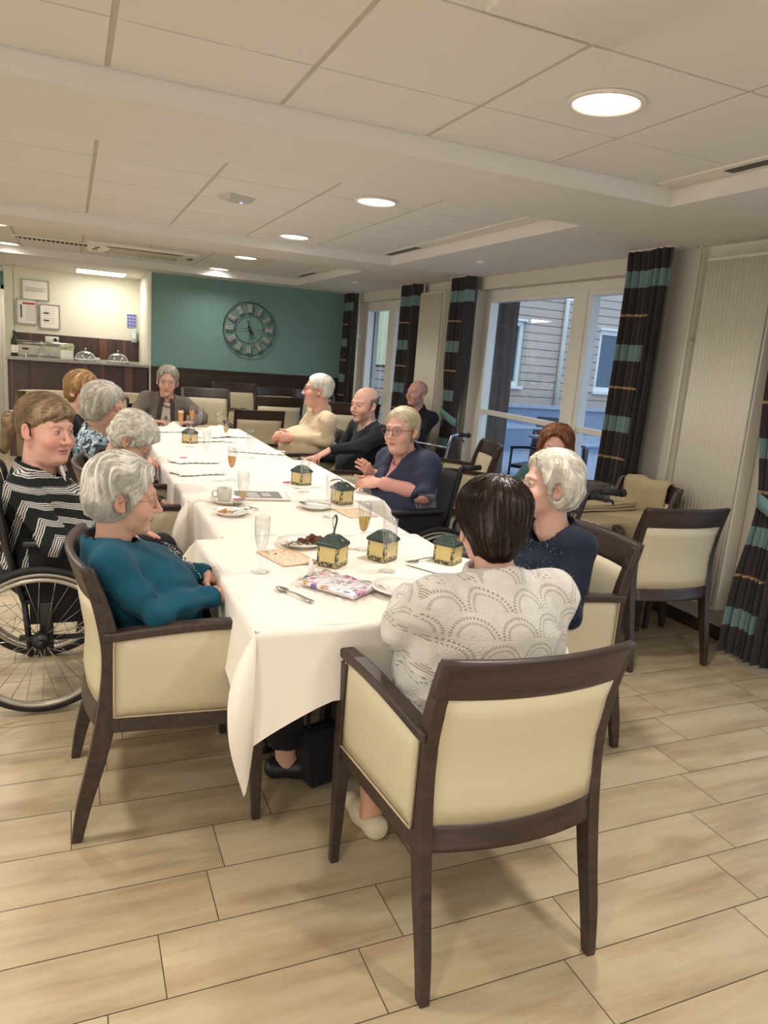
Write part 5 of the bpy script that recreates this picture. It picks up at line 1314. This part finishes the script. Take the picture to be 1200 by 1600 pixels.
        npmesh('shawl',[(V-off,Q,0)],[o['shawl']],root)
    if o.get('collar'):
        cc=o['collar']; pts=[]; 
        for k in range(28):
            a=2*PI*k/28; pts.append(neck+tv*(.018+.018*(-math.cos(a))*.5)+sd*math.sin(a)*nh*1.02-fw_*(math.cos(a)*nh*1.02)+fw_*.012-off)
        B().tube(pts,cc[1],8,closed=True,sx=1.6,sy=.8).build('collar',cc[0],root)
    # legs
    KN=o.get('knees',.46)*sc; kz=o.get('kz',.52); fz=.09; ks=o.get('kspread',.11); ft=o.get('feet',(.44,.10))
    legs=[]
    for s in (1,-1):
        hp=pel+rv*s*.09-zv*.01; kn=A([pel[0],pel[1],0])+fv*KN+rv*s*ks+zv*kz; an=A([pel[0],pel[1],0])+fv*ft[0]+rv*s*ft[1]+zv*fz; legs.append((hp,kn,an))
    def pants(P):
        d=None
        for hp,kn,an in legs:
            a=cone(P,hp,kn,.092*th,.066); b=cone(P,kn,an+zv*o.get('pcut',.0),.062,.048*o.get('pw',1.0)+.008); b=np.maximum(b,(an[2]+o.get('pcut',0)-.0)-P[:,2]); a=smin(a,b,.03); d=a if d is None else smin(d,a,.03)
        return smin(d,ell(P,pel,(.17*th,.17*th,.12)),.05)
    pl=np.minimum.reduce([np.minimum(np.minimum(a,b),c) for a,b,c in legs]+[pel])-.2; ph=np.maximum.reduce([np.maximum(np.maximum(a,b),c) for a,b,c in legs]+[pel])+.2; pl[2]=.03
    V,Q=snet(pants,pl,ph,.016); N=vnormals(V,Q); V=V+N*(.006*vnoise(V*13+2))[:,None]; npmesh(o.get('legname','trousers'),[(V-off,Q,0)],[o['bottom']],root)
    # shoes
    sb=[]
    for hp,kn,an in legs:
        toe=nrm(fv+rv*(.12 if (an-pel)@rv>0 else -.12)); h0=A([an[0],an[1],0.])
        def fs(P):
            d=cone(P,h0-toe*.035+zv*.042,h0+toe*.05+zv*.045,.040,.038); d=smin(d,cone(P,h0+toe*.05+zv*.035,h0+toe*.14+zv*.028,.040,.030),.03); d=smax(d,.002-P[:,2],.004)
            return smax(d,-cone(P,h0+zv*.07,h0+zv*.15,.032,.045),.008)
        V,Q=snet(fs,h0-A([.22,.22,.02]),h0+A([.22,.22,.14]),.006); sb.append((V-off,Q))
    for V,Q in sb: npmesh('shoe',[(V,Q,0)],[o.get('shoe',MT['black'])],root)
    # body: head, neck, hands, forearms, shins in one mesh
    hh=o.get('hres',.0034); nl=(neck-tv*.05-head)@HR/hs; nl2=(neck+tv*.0-head)@HR/hs
    sRl=(SR-head)@HR/hs; sLl=(SL-head)@HR/hs
    def headf(P):
        d=face_sdf(P,o); d=smin(d,cone(P,(0,-.028,-.055),nl,.050*o.get('neckw',1),.054*o.get('neckw',1)),.022)
        d=smin(d,cone(P,sRl*.8+nl*.2,sLl*.8+nl*.2,.046,.046),.04)
        if o.get('age',1)>.5: d=smin(d,cone(P,(0,.045,-.100),nl2+A([0,.035,.0]),.012,.010),.03)
        return d
    lo=np.minimum.reduce([A([-.10,-.13,-.14]),sRl-.03,sLl-.03,nl-.08]); hi=np.maximum.reduce([A([.10,.145,.14]),sRl+.06,sLl+.06])
    V,Q=snet(headf,lo,hi,hh)
    if o.get('age',1)>.5:
        N=vnormals(V,Q); wr=vnoise(np.stack([V[:,0]*20,V[:,1]*20,V[:,2]*130],1)); k=np.exp(-((V[:,2]-.055)/.02)**2)*(V[:,1]>.05); V=V+N*((.0007*k+.0003)*wr)[:,None]
    C=[tint_face(V,o.get('skin','#d8a58b'),o)]; parts=[(V*hs@HR.T+head-off,Q,0)]
    # eyes
    for s in (1,-1):
        c=A([.031*s,.0765,.006]); g=nrm(o.get('gaze',(0,1,-.05)))
        Ve,Qe=uvs(c,.0127,16,14,g); ang=np.arccos(np.clip(((Ve[Qe].mean(1)-c)/np.linalg.norm(Ve[Qe].mean(1)-c,axis=1,keepdims=True))@g,-1,1))
        mi=np.where(ang<.20,3,np.where(ang<.48,2,1)); 
        for m_ in (1,2,3):
            k=mi==m_; parts.append((Ve*hs@HR.T+head-off,Qe[k],m_)); C.append(np.ones((len(Ve),3))*.8)
    hinfo=[]
    for nm,sg in (('R',1),('L',-1)):
        S,E,Hw,hp=J[nm]
        if o.get('hide'+nm): continue
        Vh,Qh,inf=hand_mesh(Hw,hp[1],hp[2],sg,o.get('pose'+nm,o.get('pose','relax')),E,o,o.get('handres',.0038),o.get('hsz',1.0)*.98); parts.append((Vh-off,Qh,0)); c=A(lin(o.get('handskin',o.get('skin','#d8a58b')))[:3]); c=np.tile(c,(len(Vh),1)); 
        nn=vnoise(Vh*60); c=c*(1+.08*nn[:,None]*A([.3,1,1])); c=c*A([1.02,.92,.9]); C.append(c); hinfo.append(inf)
    for hp,kn,an in legs:
        d0=nrm(kn-an)
        def lf(P): return smin(cone(P,an-zv*.02,an+(kn-an)*.45,.034,.050),cone(P,an-zv*.035,an-zv*.035+fv*.06,.034,.03),.02)
        if o.get('barelegs') or o.get('pcut',0)>0:
            V,Q=snet(lf,np.minimum(an,kn)-.1,np.maximum(an,kn)+.1,.008); parts.append((V-off,Q,0)); C.append(np.tile(A(lin(o.get('legskin',o.get('skin','#d8a58b')))[:3]),(len(V),1)))
    body=npmesh('body',parts,[MT['skin'],MT['sclera'],iris(o.get('iris','#5a6a78')),MT['pupil']],root,np.concatenate(C))
    if o.get('nails'):
        nb_=B()
        for R,w,seg,th_,s_ in hinfo:
            for i in list(range(2,12,3)):
                a,b,r1,r2=seg[i]; d=nrm(b-a); up_=nrm(np.cross(np.cross(d,(0,0,1.)),d)); c=b-d*.003+up_*r2*.75
                X_=np.cross(d,up_); Rm=np.stack([X_,d,up_],1); G=[[ tuple((R@((c+Rm@A([x_*.0055,y_*.0062,.0012*(1-x_*x_)-.001]))*s_)+w-off)) for x_ in (-1,-.5,0,.5,1)] for y_ in (-1,-.3,.4,1,1.5)]
                nb_.grid(G)
        nb_.build('nails',o['nails'],root)
    # hair
    h=o.get('hair')
    if h:
        hf=lambda P:hair_sdf(P,h); hr=o.get('hairres',.004)
        V,Q=snet(hf,(-.13,-.20,-.19),(.13,.14,.19),hr); N=vnormals(V,Q); V2=hair_disp(V,N,h); ns=h.get('n',1500)
        parts=[(V2*hs@HR.T+head-off,Q,0)]
        if ns: Vs,Qs=strands(hf,V,N,h,ns,h.get('len',.06),h.get('rad',.0007)); parts.append((Vs*hs@HR.T+head-off,Qs,0))
        ho=npmesh('hair',parts,[h['mat']],root)
        if h.get('clip'):
            pts=[A([-.02,-.085,.085]),A([.0,-.10,.07]),A([.015,-.112,.045]),A([.02,-.115,.03])]
            pts=[A([.055,-.072,.078]),A([.05,-.092,.055]),A([.045,-.103,.032]),A([.04,-.108,.01])]
            B().tube([tuple(HR@(p*hs)+head-off) for p in pts],.007,8).build('hair_clip',MT['gold'],root)
    if o.get('glasses'):
        gm_,gs,gr=o['glasses']; fb=B(); lb=B()
        W=lambda p: tuple(HR@(A(p,float)*hs)+head-off)
        for s in (1,-1):
            L=[(s*.033+.0225*gr*math.copysign(abs(math.cos(a))**.8,math.cos(a)),.1015-.010*abs(math.cos(a)+s*.3)*.4,.003+.0165*gr*math.copysign(abs(math.sin(a))**.85,math.sin(a))) for a in [2*PI*k/26 for k in range(26)]]
            fb.tube([W(p) for p in L],gs,6,closed=True); c=W((s*.033,.1005,.003)); vs=[c]+[W(p) for p in L]; lb.add(vs,[(0,1+k,1+(k+1)%26) for k in range(26)])
            fb.tube([W((s*.055,.098,.008)),W((s*.070,.085,.009)),W((s*.0785,.04,.006)),W((s*.080,.005,.004)),W((s*.080,-.012,-.012))],gs*1.1,6)
        fb.tube([W((-.0115,.104,.006)),W((0,.112,.009)),W((.0115,.104,.006))],gs,6)
        g_=fb.build('glasses',gm_,root); lb.build('lens',MT['pane'],g_)
    if o.get('extra'): o['extra'](root,off,dict(J=J,neck=neck,tv=tv,sd=sd,fw=fw_,pel=pel,HR=HR,head=head,fv=fv,rv=rv,torso=torso,T=T,legs=legs,hs=hs,Lt=Lt,SR=SR,SL=SL))
    return root
# ------------------------------------------------------------ people
MT['gold']=plain('pale_gold','#c9a868',.35,.6)
G=lambda p,y,r=0:(y,p,r)
blk=fabric('black_fabric','#1b1a1c',.85); navy=fabric('navy_knit','#1d2433',.95,700,.15,.35); dgrey=fabric('charcoal_trousers','#2c2b2f',.85); beige=fabric('beige_trousers','#b7ac9a',.85)
tealk=fabric('teal_jersey','#0f4a5c',.8,900,.10,.2); greyk=fabric('taupe_grey_cardigan','#6d645b',.9,900,.08,.2); shirtb=fabric('beige_shirt','#cfbb9c',.8,1200,.05,.1); pinkk=fabric('pink_knit','#d29a90',.85,900,.06,.2); navys=fabric('navy_shawl_cloth','#232a45',.8,900,.12,.15)
# striped cardigan
m=M('black_white_chevron_knit','#1f2120',.9,0,.2); x,y,z=m.xyz(); nn=m.noise(25,2)
t1=(x*-1.0+z*.32)/.078+11.9+(nn-.5)*.15; t2=(x*.22+z)/.052+(nn-.5)*.15; tt_=t1.op('MAXIMUM',t2)
st=((tt_.fr()<.46)*((tt_*8.6).fr()<.55))*(z>.50); spk=(m.noise(420,1)>.66)*.5
m.base(m.mix(st,m.mix(spk,'#1c1f1e','#5c5f5b'),'#c9c7c0')); m.bump(m.noise(500,2),.35,.002); stripe=m.m
# white lace knit
m=M('cream_lace_knit','#d9d4cb',.95,0,.15); m.b.inputs['Sheen Weight'].default_value=.4; x,y,z=m.xyz(); su,sv=.104,.060
uu_=x+(y*.35); v=z/sv; j=v.fl(); odd=(j*.5).fr(); a=((uu_/su+odd).fr()-.5)*su; b_=v.fr()*sv; r=((a*a+b_*b_).op('SQRT'))/su; th=a.op('ARCTAN2',b_)
nz=m.noise(30,2); r=r+(nz-.5)*.05
ring=(((r-.45).ab()<.028)+((r-.335).ab()<.024)*1.0).op('MINIMUM',1.0); ang=((th*6.6).fr()>.50)
col_=((a.ab()-.004).ab()<.0022)*(r<.26); hole=ring*ang*(z<1.0); rib=((uu_*130.0).op('SINE')*.5+.5)
m.base(m.mix(hole*.9,m.mix(nz,'#cfc8bf','#dfdad2'),'#968c7f')); hgt=(hole*-1.5)+(rib*((z>.90)*.5)*1.0)+(m.noise(220,3)*.8)+(ring*.6)+col_*-.8; m.bump(hgt,.8,.006); lace=m.m
# leaf print blouse, plaid, skirt, shawl paisley
m=M('blue_leaf_print','#2a3844',.8); f=m.noise(28,2,.5); f2=m.noise(44,3,.6); m.base(m.mix(f2>.55,m.mix(f>.52,'#26323c','#7f97a6'),'#c3cfd2')); leaf=m.m
m=M('brown_plaid','#4a4038',.9); x,y,z=m.xyz(); m.base(m.mix((((x*45.0).fr()<.2)+((y*45.0).fr()<.2)).op('MINIMUM',1.0)*.6,'#3c3733','#85786a')); plaid=m.m
m=M('black_white_print_skirt','#26242a',.85); vo=m.n('TexVoronoi',feature='DISTANCE_TO_EDGE'); vo.inputs['Scale'].default_value=48; m.L(m.co(),vo.inputs['Vector']); d=X(m.nt,vo.outputs[0]); m.base(m.mix(((d*18.0).fr()<.4)*1.0,'#1e1c22','#d8d3cd')); skirt=m.m
m=M('navy_paisley_shawl','#262d45',.8); x,y,z=m.xyz(); vo=m.n('TexVoronoi',feature='DISTANCE_TO_EDGE'); vo.inputs['Scale'].default_value=26; m.L(m.co(),vo.inputs['Vector']); d=X(m.nt,vo.outputs[0]); n1=m.noise(6,2); msk=(((d*14.0).fr()<.42)*(n1>.47)*(z<.80)); m.base(m.mix(msk*.8,'#262c45','#a9abb0')); paisley=m.m; 
whiteh=hair_mat('white','#cfc8b8','#ece7da'); greyh=hair_mat('grey','#b4aea1','#dedace'); silver=hair_mat('silver_grey','#b0a99b','#d9d4c6'); brownh=hair_mat('dark_brown','#1c120e','#3a261d',.3); fairh=hair_mat('fair_brown','#6b5540','#a48b69'); auburn=hair_mat('auburn','#5b3324','#9a6444'); ltbrown=hair_mat('light_brown','#8b6847','#b8925f'); blond=hair_mat('thin_blond_white','#c7b58f','#e2d8bd')
gmd=plain('dark_spectacle_frame','#3b2a2c',.3); gmg=plain('gold_spectacle_frame','#a98c66',.3,.8); gms=plain('silver_spectacle_frame','#8f8a86',.3,.8)
red=plain('red_nail_varnish','#c7283a',.2)
dn=(0,0,-1)
# 1 woman in striped cardigan, wheelchair
def ex1(root,off,q):
    n=q['neck']; b=B(); R=[]
    for i in range(7):
        v=i/6; R.append([tuple(n+q['sd']*((j/6-.5)*(.10-.05*v))+q['fw']*(.085+.03*v)-q['tv']*(.0+.12*v)-off) for j in range(7)])
    solid(b.grid(R).build('white_top',MT['napkin'],root),.006)
person('woman with a fair ponytail and chevron-striped cardigan, looking at the camera',(-.10,3.27),0,(-.09,3.19,1.115),(-47,-3,2),
 dict(handR=((.17,3.10,.66),(1,.10,-.30),(.25,-.2,1),0,(-.06,2.99,.70)),handL=((.20,3.25,.70),(1,-.35,-.22),(.2,.1,1)),poseR='flat',poseL='flat',top=stripe,topname='cardigan',bottom=blk,belly=.075,bw=1.15,fat=.014,hs=1.08,sc=1.0,shw=.17,hair=dict(mat=fairh,style='long',vol=.014,zb=-.045,bangs=1,pony=1,clip=1,ears=True,n=5200,len=.11,amp=.0016,xs=.3,part=(-.03,.06,.11),fy=.0,ft=.008),
 skin='#d8a896',flush=1.0,lips='#a85a55',browk=.35,brow='#a58a70',age=.4,iris='#5a7a86',gaze=(-.12,1,-.02),nails=red,neckhole=.082,hres=.0026,hairres=.0032,nose=.9,jaw=1.1,knees=.48,kz=.56,scoop=1,fold=.007,bulk=.006,seed=2,eyes=.0036,extra=ex1,neckw=1.12,twist=-14))
# 2 woman in teal
def ex2(root,off,q):
    b=B(); rr=random.Random(5)
    for k in range(90):
        x=rr.uniform(-.11,.04); z=rr.uniform(.16,.36)*q['Lt']/.5; 
        p=q['pel']+q['sd']*(x)+q['tv']*z+q['fw']*.5
        for _ in range(40):
            d=q['torso'](p[None])[0]-.022
            if d<.0005: break
            p=p-q['fw']*d
        b.lathe([(.001,-.0025),(.0022,0),(.001,.0025)],p-off,6)
    b.build('rhinestones',MT['chrome'],root)['kind']='stuff'
person('woman with short grey hair in a teal jersey, in profile in the nearest left armchair',(.25,2.36),0,(.150,2.355,1.015),(-7,-7,0),
 dict(handR=((.415,2.235,.715),(.85,.5,-.12),(-.15,-.5,1),0,(.22,2.14,.70)),handL=((.43,2.44,.715),(.5,-.80,-.1),(.3,.3,1),0,(.24,2.57,.72)),top=tealk,topname='jersey',bottom=blk,belly=.03,bw=1.0,hs=.98,sc=.97,glasses=(gmg,.0011,1.0),hair=dict(mat=greyh,style='wavy',vol=.016,zb=-.085,n=4600,len=.07,amp=.0035,crown=1,part=(.0,.07,.10),ft=.004,nape=.5,fly=.002),
 skin='#cfa58e',flush=.6,trim=(blk,.007),neckhole=.070,hres=.0024,hairres=.0030,fold=.010,seed=3,pcut=.045,pw=1.2,feet=(.44,.09),knees=.42,browk=.25,nose=.85,extra=ex2,handres=.003))
# 3 bowed woman
person('bowed white-haired woman in black with glasses, head hanging beyond the striped cardigan',(.20,3.98),0,(.285,3.90,.985),(-20,-42,6),
 dict(handR=((.43,3.86,.625),(.9,.25,-.25),(.1,-.5,1)),handL=((.45,4.0,.64),(.8,-.45,-.25),(.1,.2,1)),top=blk,topname='jacket',bottom=plaid,glasses=(gms,.0012,1.0),hair=dict(mat=whiteh,style='curly',vol=.018,zb=-.06,n=3600,len=.05,amp=.003,fly=.006,curl=1,ears=True),skin='#cfa68e',hs=1.05,fold=.005,seed=4,belly=.04,poseR='relax'))
# 4 leaf print
person('grey-bobbed woman in a blue leaf-print top and thin red glasses',(.12,4.72),0,(.185,4.62,1.085),(-24,-10,-3),
 dict(handR=((.36,4.56,.80),(.9,.2,-.3),(.1,-.5,1)),handL=((.38,4.72,.80),(.8,-.4,-.25),(.1,.2,1)),top=leaf,topname='blouse',bottom=blk,glasses=(plain('red_spectacle_frame','#8d3b40',.35),.0012,1),hair=dict(mat=silver,style='short',vol=.018,zb=-.085,n=2600,len=.08,amp=.003,fly=.004,ears=False,taper=.025,nape=.4,part=(.02,.05,.12),ft=.008),skin='#cfa48e',hs=1.08,res=.014,seed=5,hres=.0036))
# 5
person('woman with short light brown hair, dark glasses and black jacket, farthest on the left side',(.02,5.50),-10,(.075,5.40,1.115),(-46,-2,3),
 dict(handR=((.34,5.35,.72),(.9,.1,-.2),(.1,-.5,1)),handL=((.36,5.55,.72),(.8,-.3,-.2),(.1,.2,1)),top=blk,topname='jacket',bottom=blk,glasses=(gmd,.0016,1.15),hair=dict(mat=ltbrown,style='short',vol=.015,zb=-.065,n=2200,len=.08,amp=.003,ears=False,taper=.022,part=(-.03,.05,.12),nape=.3),skin='#d3a894',flush=.8,lips='#b2504e',vneck=.06,hs=1.08,res=.014,seed=6,hres=.0036))
# 6 far woman
def ex6(root,off,q):
    for s in (1,-1):
        b=B(); R=[]
        for i in range(9):
            v=i/8; c=q['neck']+q['sd']*s*(.045+.035*v)-q['tv']*(-.01+.36*v)
            row=[]
            for j in (-1,1):
                p=c+q['sd']*j*.018+q['fw']*.4
                for _ in range(40):
                    d=q['torso'](p[None])[0]-.024
                    if d<.001: break
                    p=p-q['fw']*d
                row.append(tuple(p-off))
            R.append(row)
        solid(b.grid(R).build('cardigan_edge',plain('dark_brown_trim','#3a312d',.8),root),.008)
    b=B(); R=[]
    for i in range(15):
        v=i/14; row=[]
        for j in range(9):
            p=q['neck']+q['sd']*((j/8-.5)*(.10+.04*v))-q['tv']*(.03+.34*v)+q['fw']*.4
            for _ in range(40):
                d=q['torso'](p[None])[0]-.020
                if d<.001: break
                p=p-q['fw']*d
            row.append(tuple(p-off))
        R.append(row)
    solid(b.grid(R).build('pale_top',fabric('pale_grey_top','#b3a99c',.9),root),.004)
person('grey-bobbed woman in a taupe cardigan with dark edging at the far table end',(.76,7.12),270,(.81,6.96,1.135),(262,-6,4),
 dict(handR=((.66,6.76,.79),(.95,-.2,0),(0,0,1),0,(.50,6.90,.80)),handL=((1.00,6.74,.79),(-.9,-.35,0),(0,0,1),0,(1.12,6.92,.82)),top=greyk,topname='cardigan',bottom=blk,glasses=(gmg,.001,1.15),hair=dict(mat=hair_mat('ash_grey','#8d8578','#b9b1a2'),style='short',vol=.012,zb=-.065,n=2000,len=.08,amp=.002,ears=False,taper=.025,ft=.008,part=(.02,.05,.12)),skin='#c9a08c',hs=1.10,sc=1.02,shw=.165,res=.013,seed=7,hres=.0036,bw=1.0,extra=ex6,bulk=.01,fold=.01))
# 7 man in beige
person('large white-haired man in a beige shirt with clasped hands, in profile on the right side',(1.90,5.90),180,(1.885,5.84,1.19),(166,2,-2),
 dict(handR=((1.60,6.03,.785),(-.35,-.9,-.05),(-.8,0,.6),0,(1.86,6.16,.80)),handL=((1.66,5.74,.80),(-.85,.35,-.05),(-.3,-.9,.3),0,(1.92,5.63,.80)),top=shirtb,topname='shirt',bottom=plain('pale_trousers','#c8c2b4',.9),belly=.085,bw=1.12,fem=0,hs=1.12,sc=1.12,shw=.185,poseR='curl',poseL='curl',glasses=(gmd,.0014,1),hair=dict(mat=whiteh,style='short',vol=.007,zb=-.038,n=1800,len=.04,amp=.0015,ft=.012,part=(0,.05,.1),taper=.02),skin='#d0a08c',flush=1.0,hsz=1.1,res=.014,seed=8,fold=.012,trim=(shirtb,.02),hres=.0036,browk=.2,nose=.8,neckw=1.1,fat=.006,hip=.56))
# 8 balding man
person('balding man in a dark sweater, one hand reaching to the table',(2.06,5.08),185,(2.0,5.06,1.145),(204,-5,2),
 dict(handL=((1.70,4.92,.82),(-.85,-.1,-.45),(-.4,-.1,.9),0,(1.92,4.86,.86)),handR=((1.72,5.25,.72),(-1,0,-.2),(0,0,1)),top=fabric('dark_grey_sweater','#23262c',.9),topname='sweater',bottom=dgrey,fem=0,hs=1.08,sc=1.1,shw=.19,belly=.05,hair=dict(mat=hair_mat('dark_grey','#57504a','#8d857b'),style='fringe_bald',ztop=.045,n=900,len=.03,amp=.0015),skin='#cfa390',flush=.9,hsz=1.05,trim=(plain('pale_shirt_collar','#8f9296',.9),.010),res=.013,seed=9,hres=.0034,browk=.5,nose=.95,jaw=1.1,neckw=1.05,age=1))
# 9 shawl woman
def ex9(root,off,q):
    pel=q['pel']
    b=B(); R=[]   # end lying over the lap
    for i in range(22):
        a=i/21; row=[]
        for j in range(15):
            u=j/14-.5; wy=.15+.02*a; p=pel+q['fv']*(.02+.34*a)+q['rv']*(u*2*wy)+A([0,0,1.])*(.165-.02*a+.014*math.sin(u*14+a*3)-.16*max(0,abs(u)-.34)*2-.25*max(0,a-.8))
            row.append(tuple(p-off))
        R.append(row)
    solid(b.grid(R).build('shawl_end',paisley,root),.008)
person('woman with round glasses and a navy shawl over a pink top',(1.80,3.74),194,(1.71,3.73,1.105),(212,-2,-3),
 dict(handR=((1.575,3.80,.84),(-.55,-.5,.5),(-.5,-.6,.5),0,(1.72,3.96,.79)),handL=((1.56,3.63,.825),(-.8,.5,-.1),(-.2,-.6,.8),0,(1.76,3.50,.785)),poseR='relax',poseL='relax',top=pinkk,topname='pink_top',bottom=beige,belly=.07,bw=1.1,hs=1.04,sc=1.0,shawl=paisley,glasses=(plain('plum_spectacle_frame','#6d3a44',.3),.0016,1.2),vneck=.10,hair=dict(mat=blond,style='short',vol=.009,zb=-.05,n=3000,len=.06,amp=.002,ft=.012,fly=.003,part=(0,.06,.10),taper=.04),skin='#d6ab98',flush=.8,fat=.006,res=.012,seed=10,hres=.003,extra=ex9,kz=.50))
# 10 bald man
person('bald man in a black zipped jacket, seated beyond the walker by the curtain',(3.13,6.58),205,(3.10,6.48,1.18),(200,4,0),
 dict(handR=((2.80,6.60,.70),(-.9,-.3,-.2),(0,0,1)),handL=((2.82,6.40,.70),(-.9,.2,-.2),(0,0,1)),top=blk,topname='jacket',bottom=blk,fem=0,hs=1.05,sc=1.05,shw=.18,skin='#c99a88',flush=.9,trim=(blk,.02),res=.014,seed=11,hres=.0036,browk=.2,jaw=1.1,neckhole=.06))
# 11 auburn
person('auburn-haired woman half hidden behind the white-haired woman in navy',(2.50,3.48),234,(2.50,3.37,1.072),(228,-3,3),
 dict(handR=((2.2,3.5,.62),(-1,-.3,-.1),(0,0,1)),handL=((2.3,3.2,.62),(-.8,-.6,-.1),(0,0,1)),top=fabric('grey_teal_top','#3b5758',.85),topname='top',bottom=blk,hs=1.02,hair=dict(mat=auburn,style='short',vol=.018,zb=-.08,n=2600,len=.08,amp=.004,ears=False,nape=1.0,taper=.02,ft=.014,fw=.006,part=(0,.06,.11)),skin='#d3a797',flush=.8,res=.014,seed=12,hres=.0034,sc=.9,shw=.135))
# 12 white curls navy
def ex12(root,off,q):
    b=B(); rr=random.Random(15)
    for k in range(140):
        p=q['pel']+q['sd']*rr.uniform(-.17,.15)+q['tv']*rr.uniform(.25,.44)*q['Lt']/.5+q['fw']*.5
        for _ in range(40):
            d=q['torso'](p[None])[0]-.021
            if d<.0005: break
            p=p-q['fw']*d
        b.lathe([(.001,-.002),(.0018,0),(.001,.002)],p-off,6)
    b.build('sequins',MT['chrome'],root)['kind']='stuff'
person('white-haired smiling woman in a sequinned navy sweater, right side near the camera',(1.83,2.38),180,(1.735,2.35,1.052),(166,2,-2),
 dict(handR=((1.50,2.50,.66),(-.9,-.3,-.1),(0,0,1)),handL=((1.52,2.24,.66),(-.9,.3,-.1),(0,0,1)),top=navy,topname='sweater',bottom=dgrey,belly=.05,bw=1.05,hs=1.04,glasses=(gms,.0009,1.05),taper_=1,smile=.35,eyes=.0045,hair=dict(mat=whiteh,style='wavy',vol=.018,zb=-.085,n=5000,len=.07,amp=.0045,crown=1,fly=.004,ft=.010,fy=.006,curl=1,part=(0,.07,.09),nape=.8,taper=.045),skin='#d9b09e',flush=.7,neckhole=.090,hres=.0024,hairres=.0030,fold=.004,seed=13,nose=.9,extra=ex12,bulk=.004,fuzz=(6000,.006,.00025),fuzzmat=plain('fluffy_navy_yarn','#1d2433',.95)))
# 13 brunette in white knit
person('brunette in a white lace-knit sweater, back to the camera at the table end',(1.03,1.56),88,(1.042,1.64,1.070),(74,-13,2),
 dict(handL=((.93,1.87,.79),(.35,1,-.1),(0,0,1),0,(.83,1.68,.79)),handR=((1.20,1.88,.79),(-.5,.9,-.1),(0,0,1),0,(1.27,1.68,.76)),top=lace,topname='knit_sweater',bottom=skirt,legname='skirt',barelegs=1,pcut=.20,pw=2.2,belly=.05,bw=1.26,hs=1.01,sc=1.05,shw=.165,hair=dict(mat=brownh,style='short',vol=.018,zb=-.090,n=6500,len=.10,amp=.003,crown=1,ears=True,fly=.002,rad=.0006,slope=.5,part=(.01,-.055,.13),nape=.2,tb=.05,xs=.75,ragged=.006),skin='#d0a592',neckhole=.073,hres=.003,hairres=.003,collar=(lace,.012),fold=.009,bulk=.012,fuzz=(9000,.006,.00025),fuzzmat=plain('fluffy_white_yarn','#d9d4cb',.95),res=.008,seed=14,cuff=.036,feet=(.33,.17),shoe=plain('cream_leather_shoe','#d3c5a6',.55),legskin='#c99a7c',hem=-.12,kspread=.13,slv=.9))
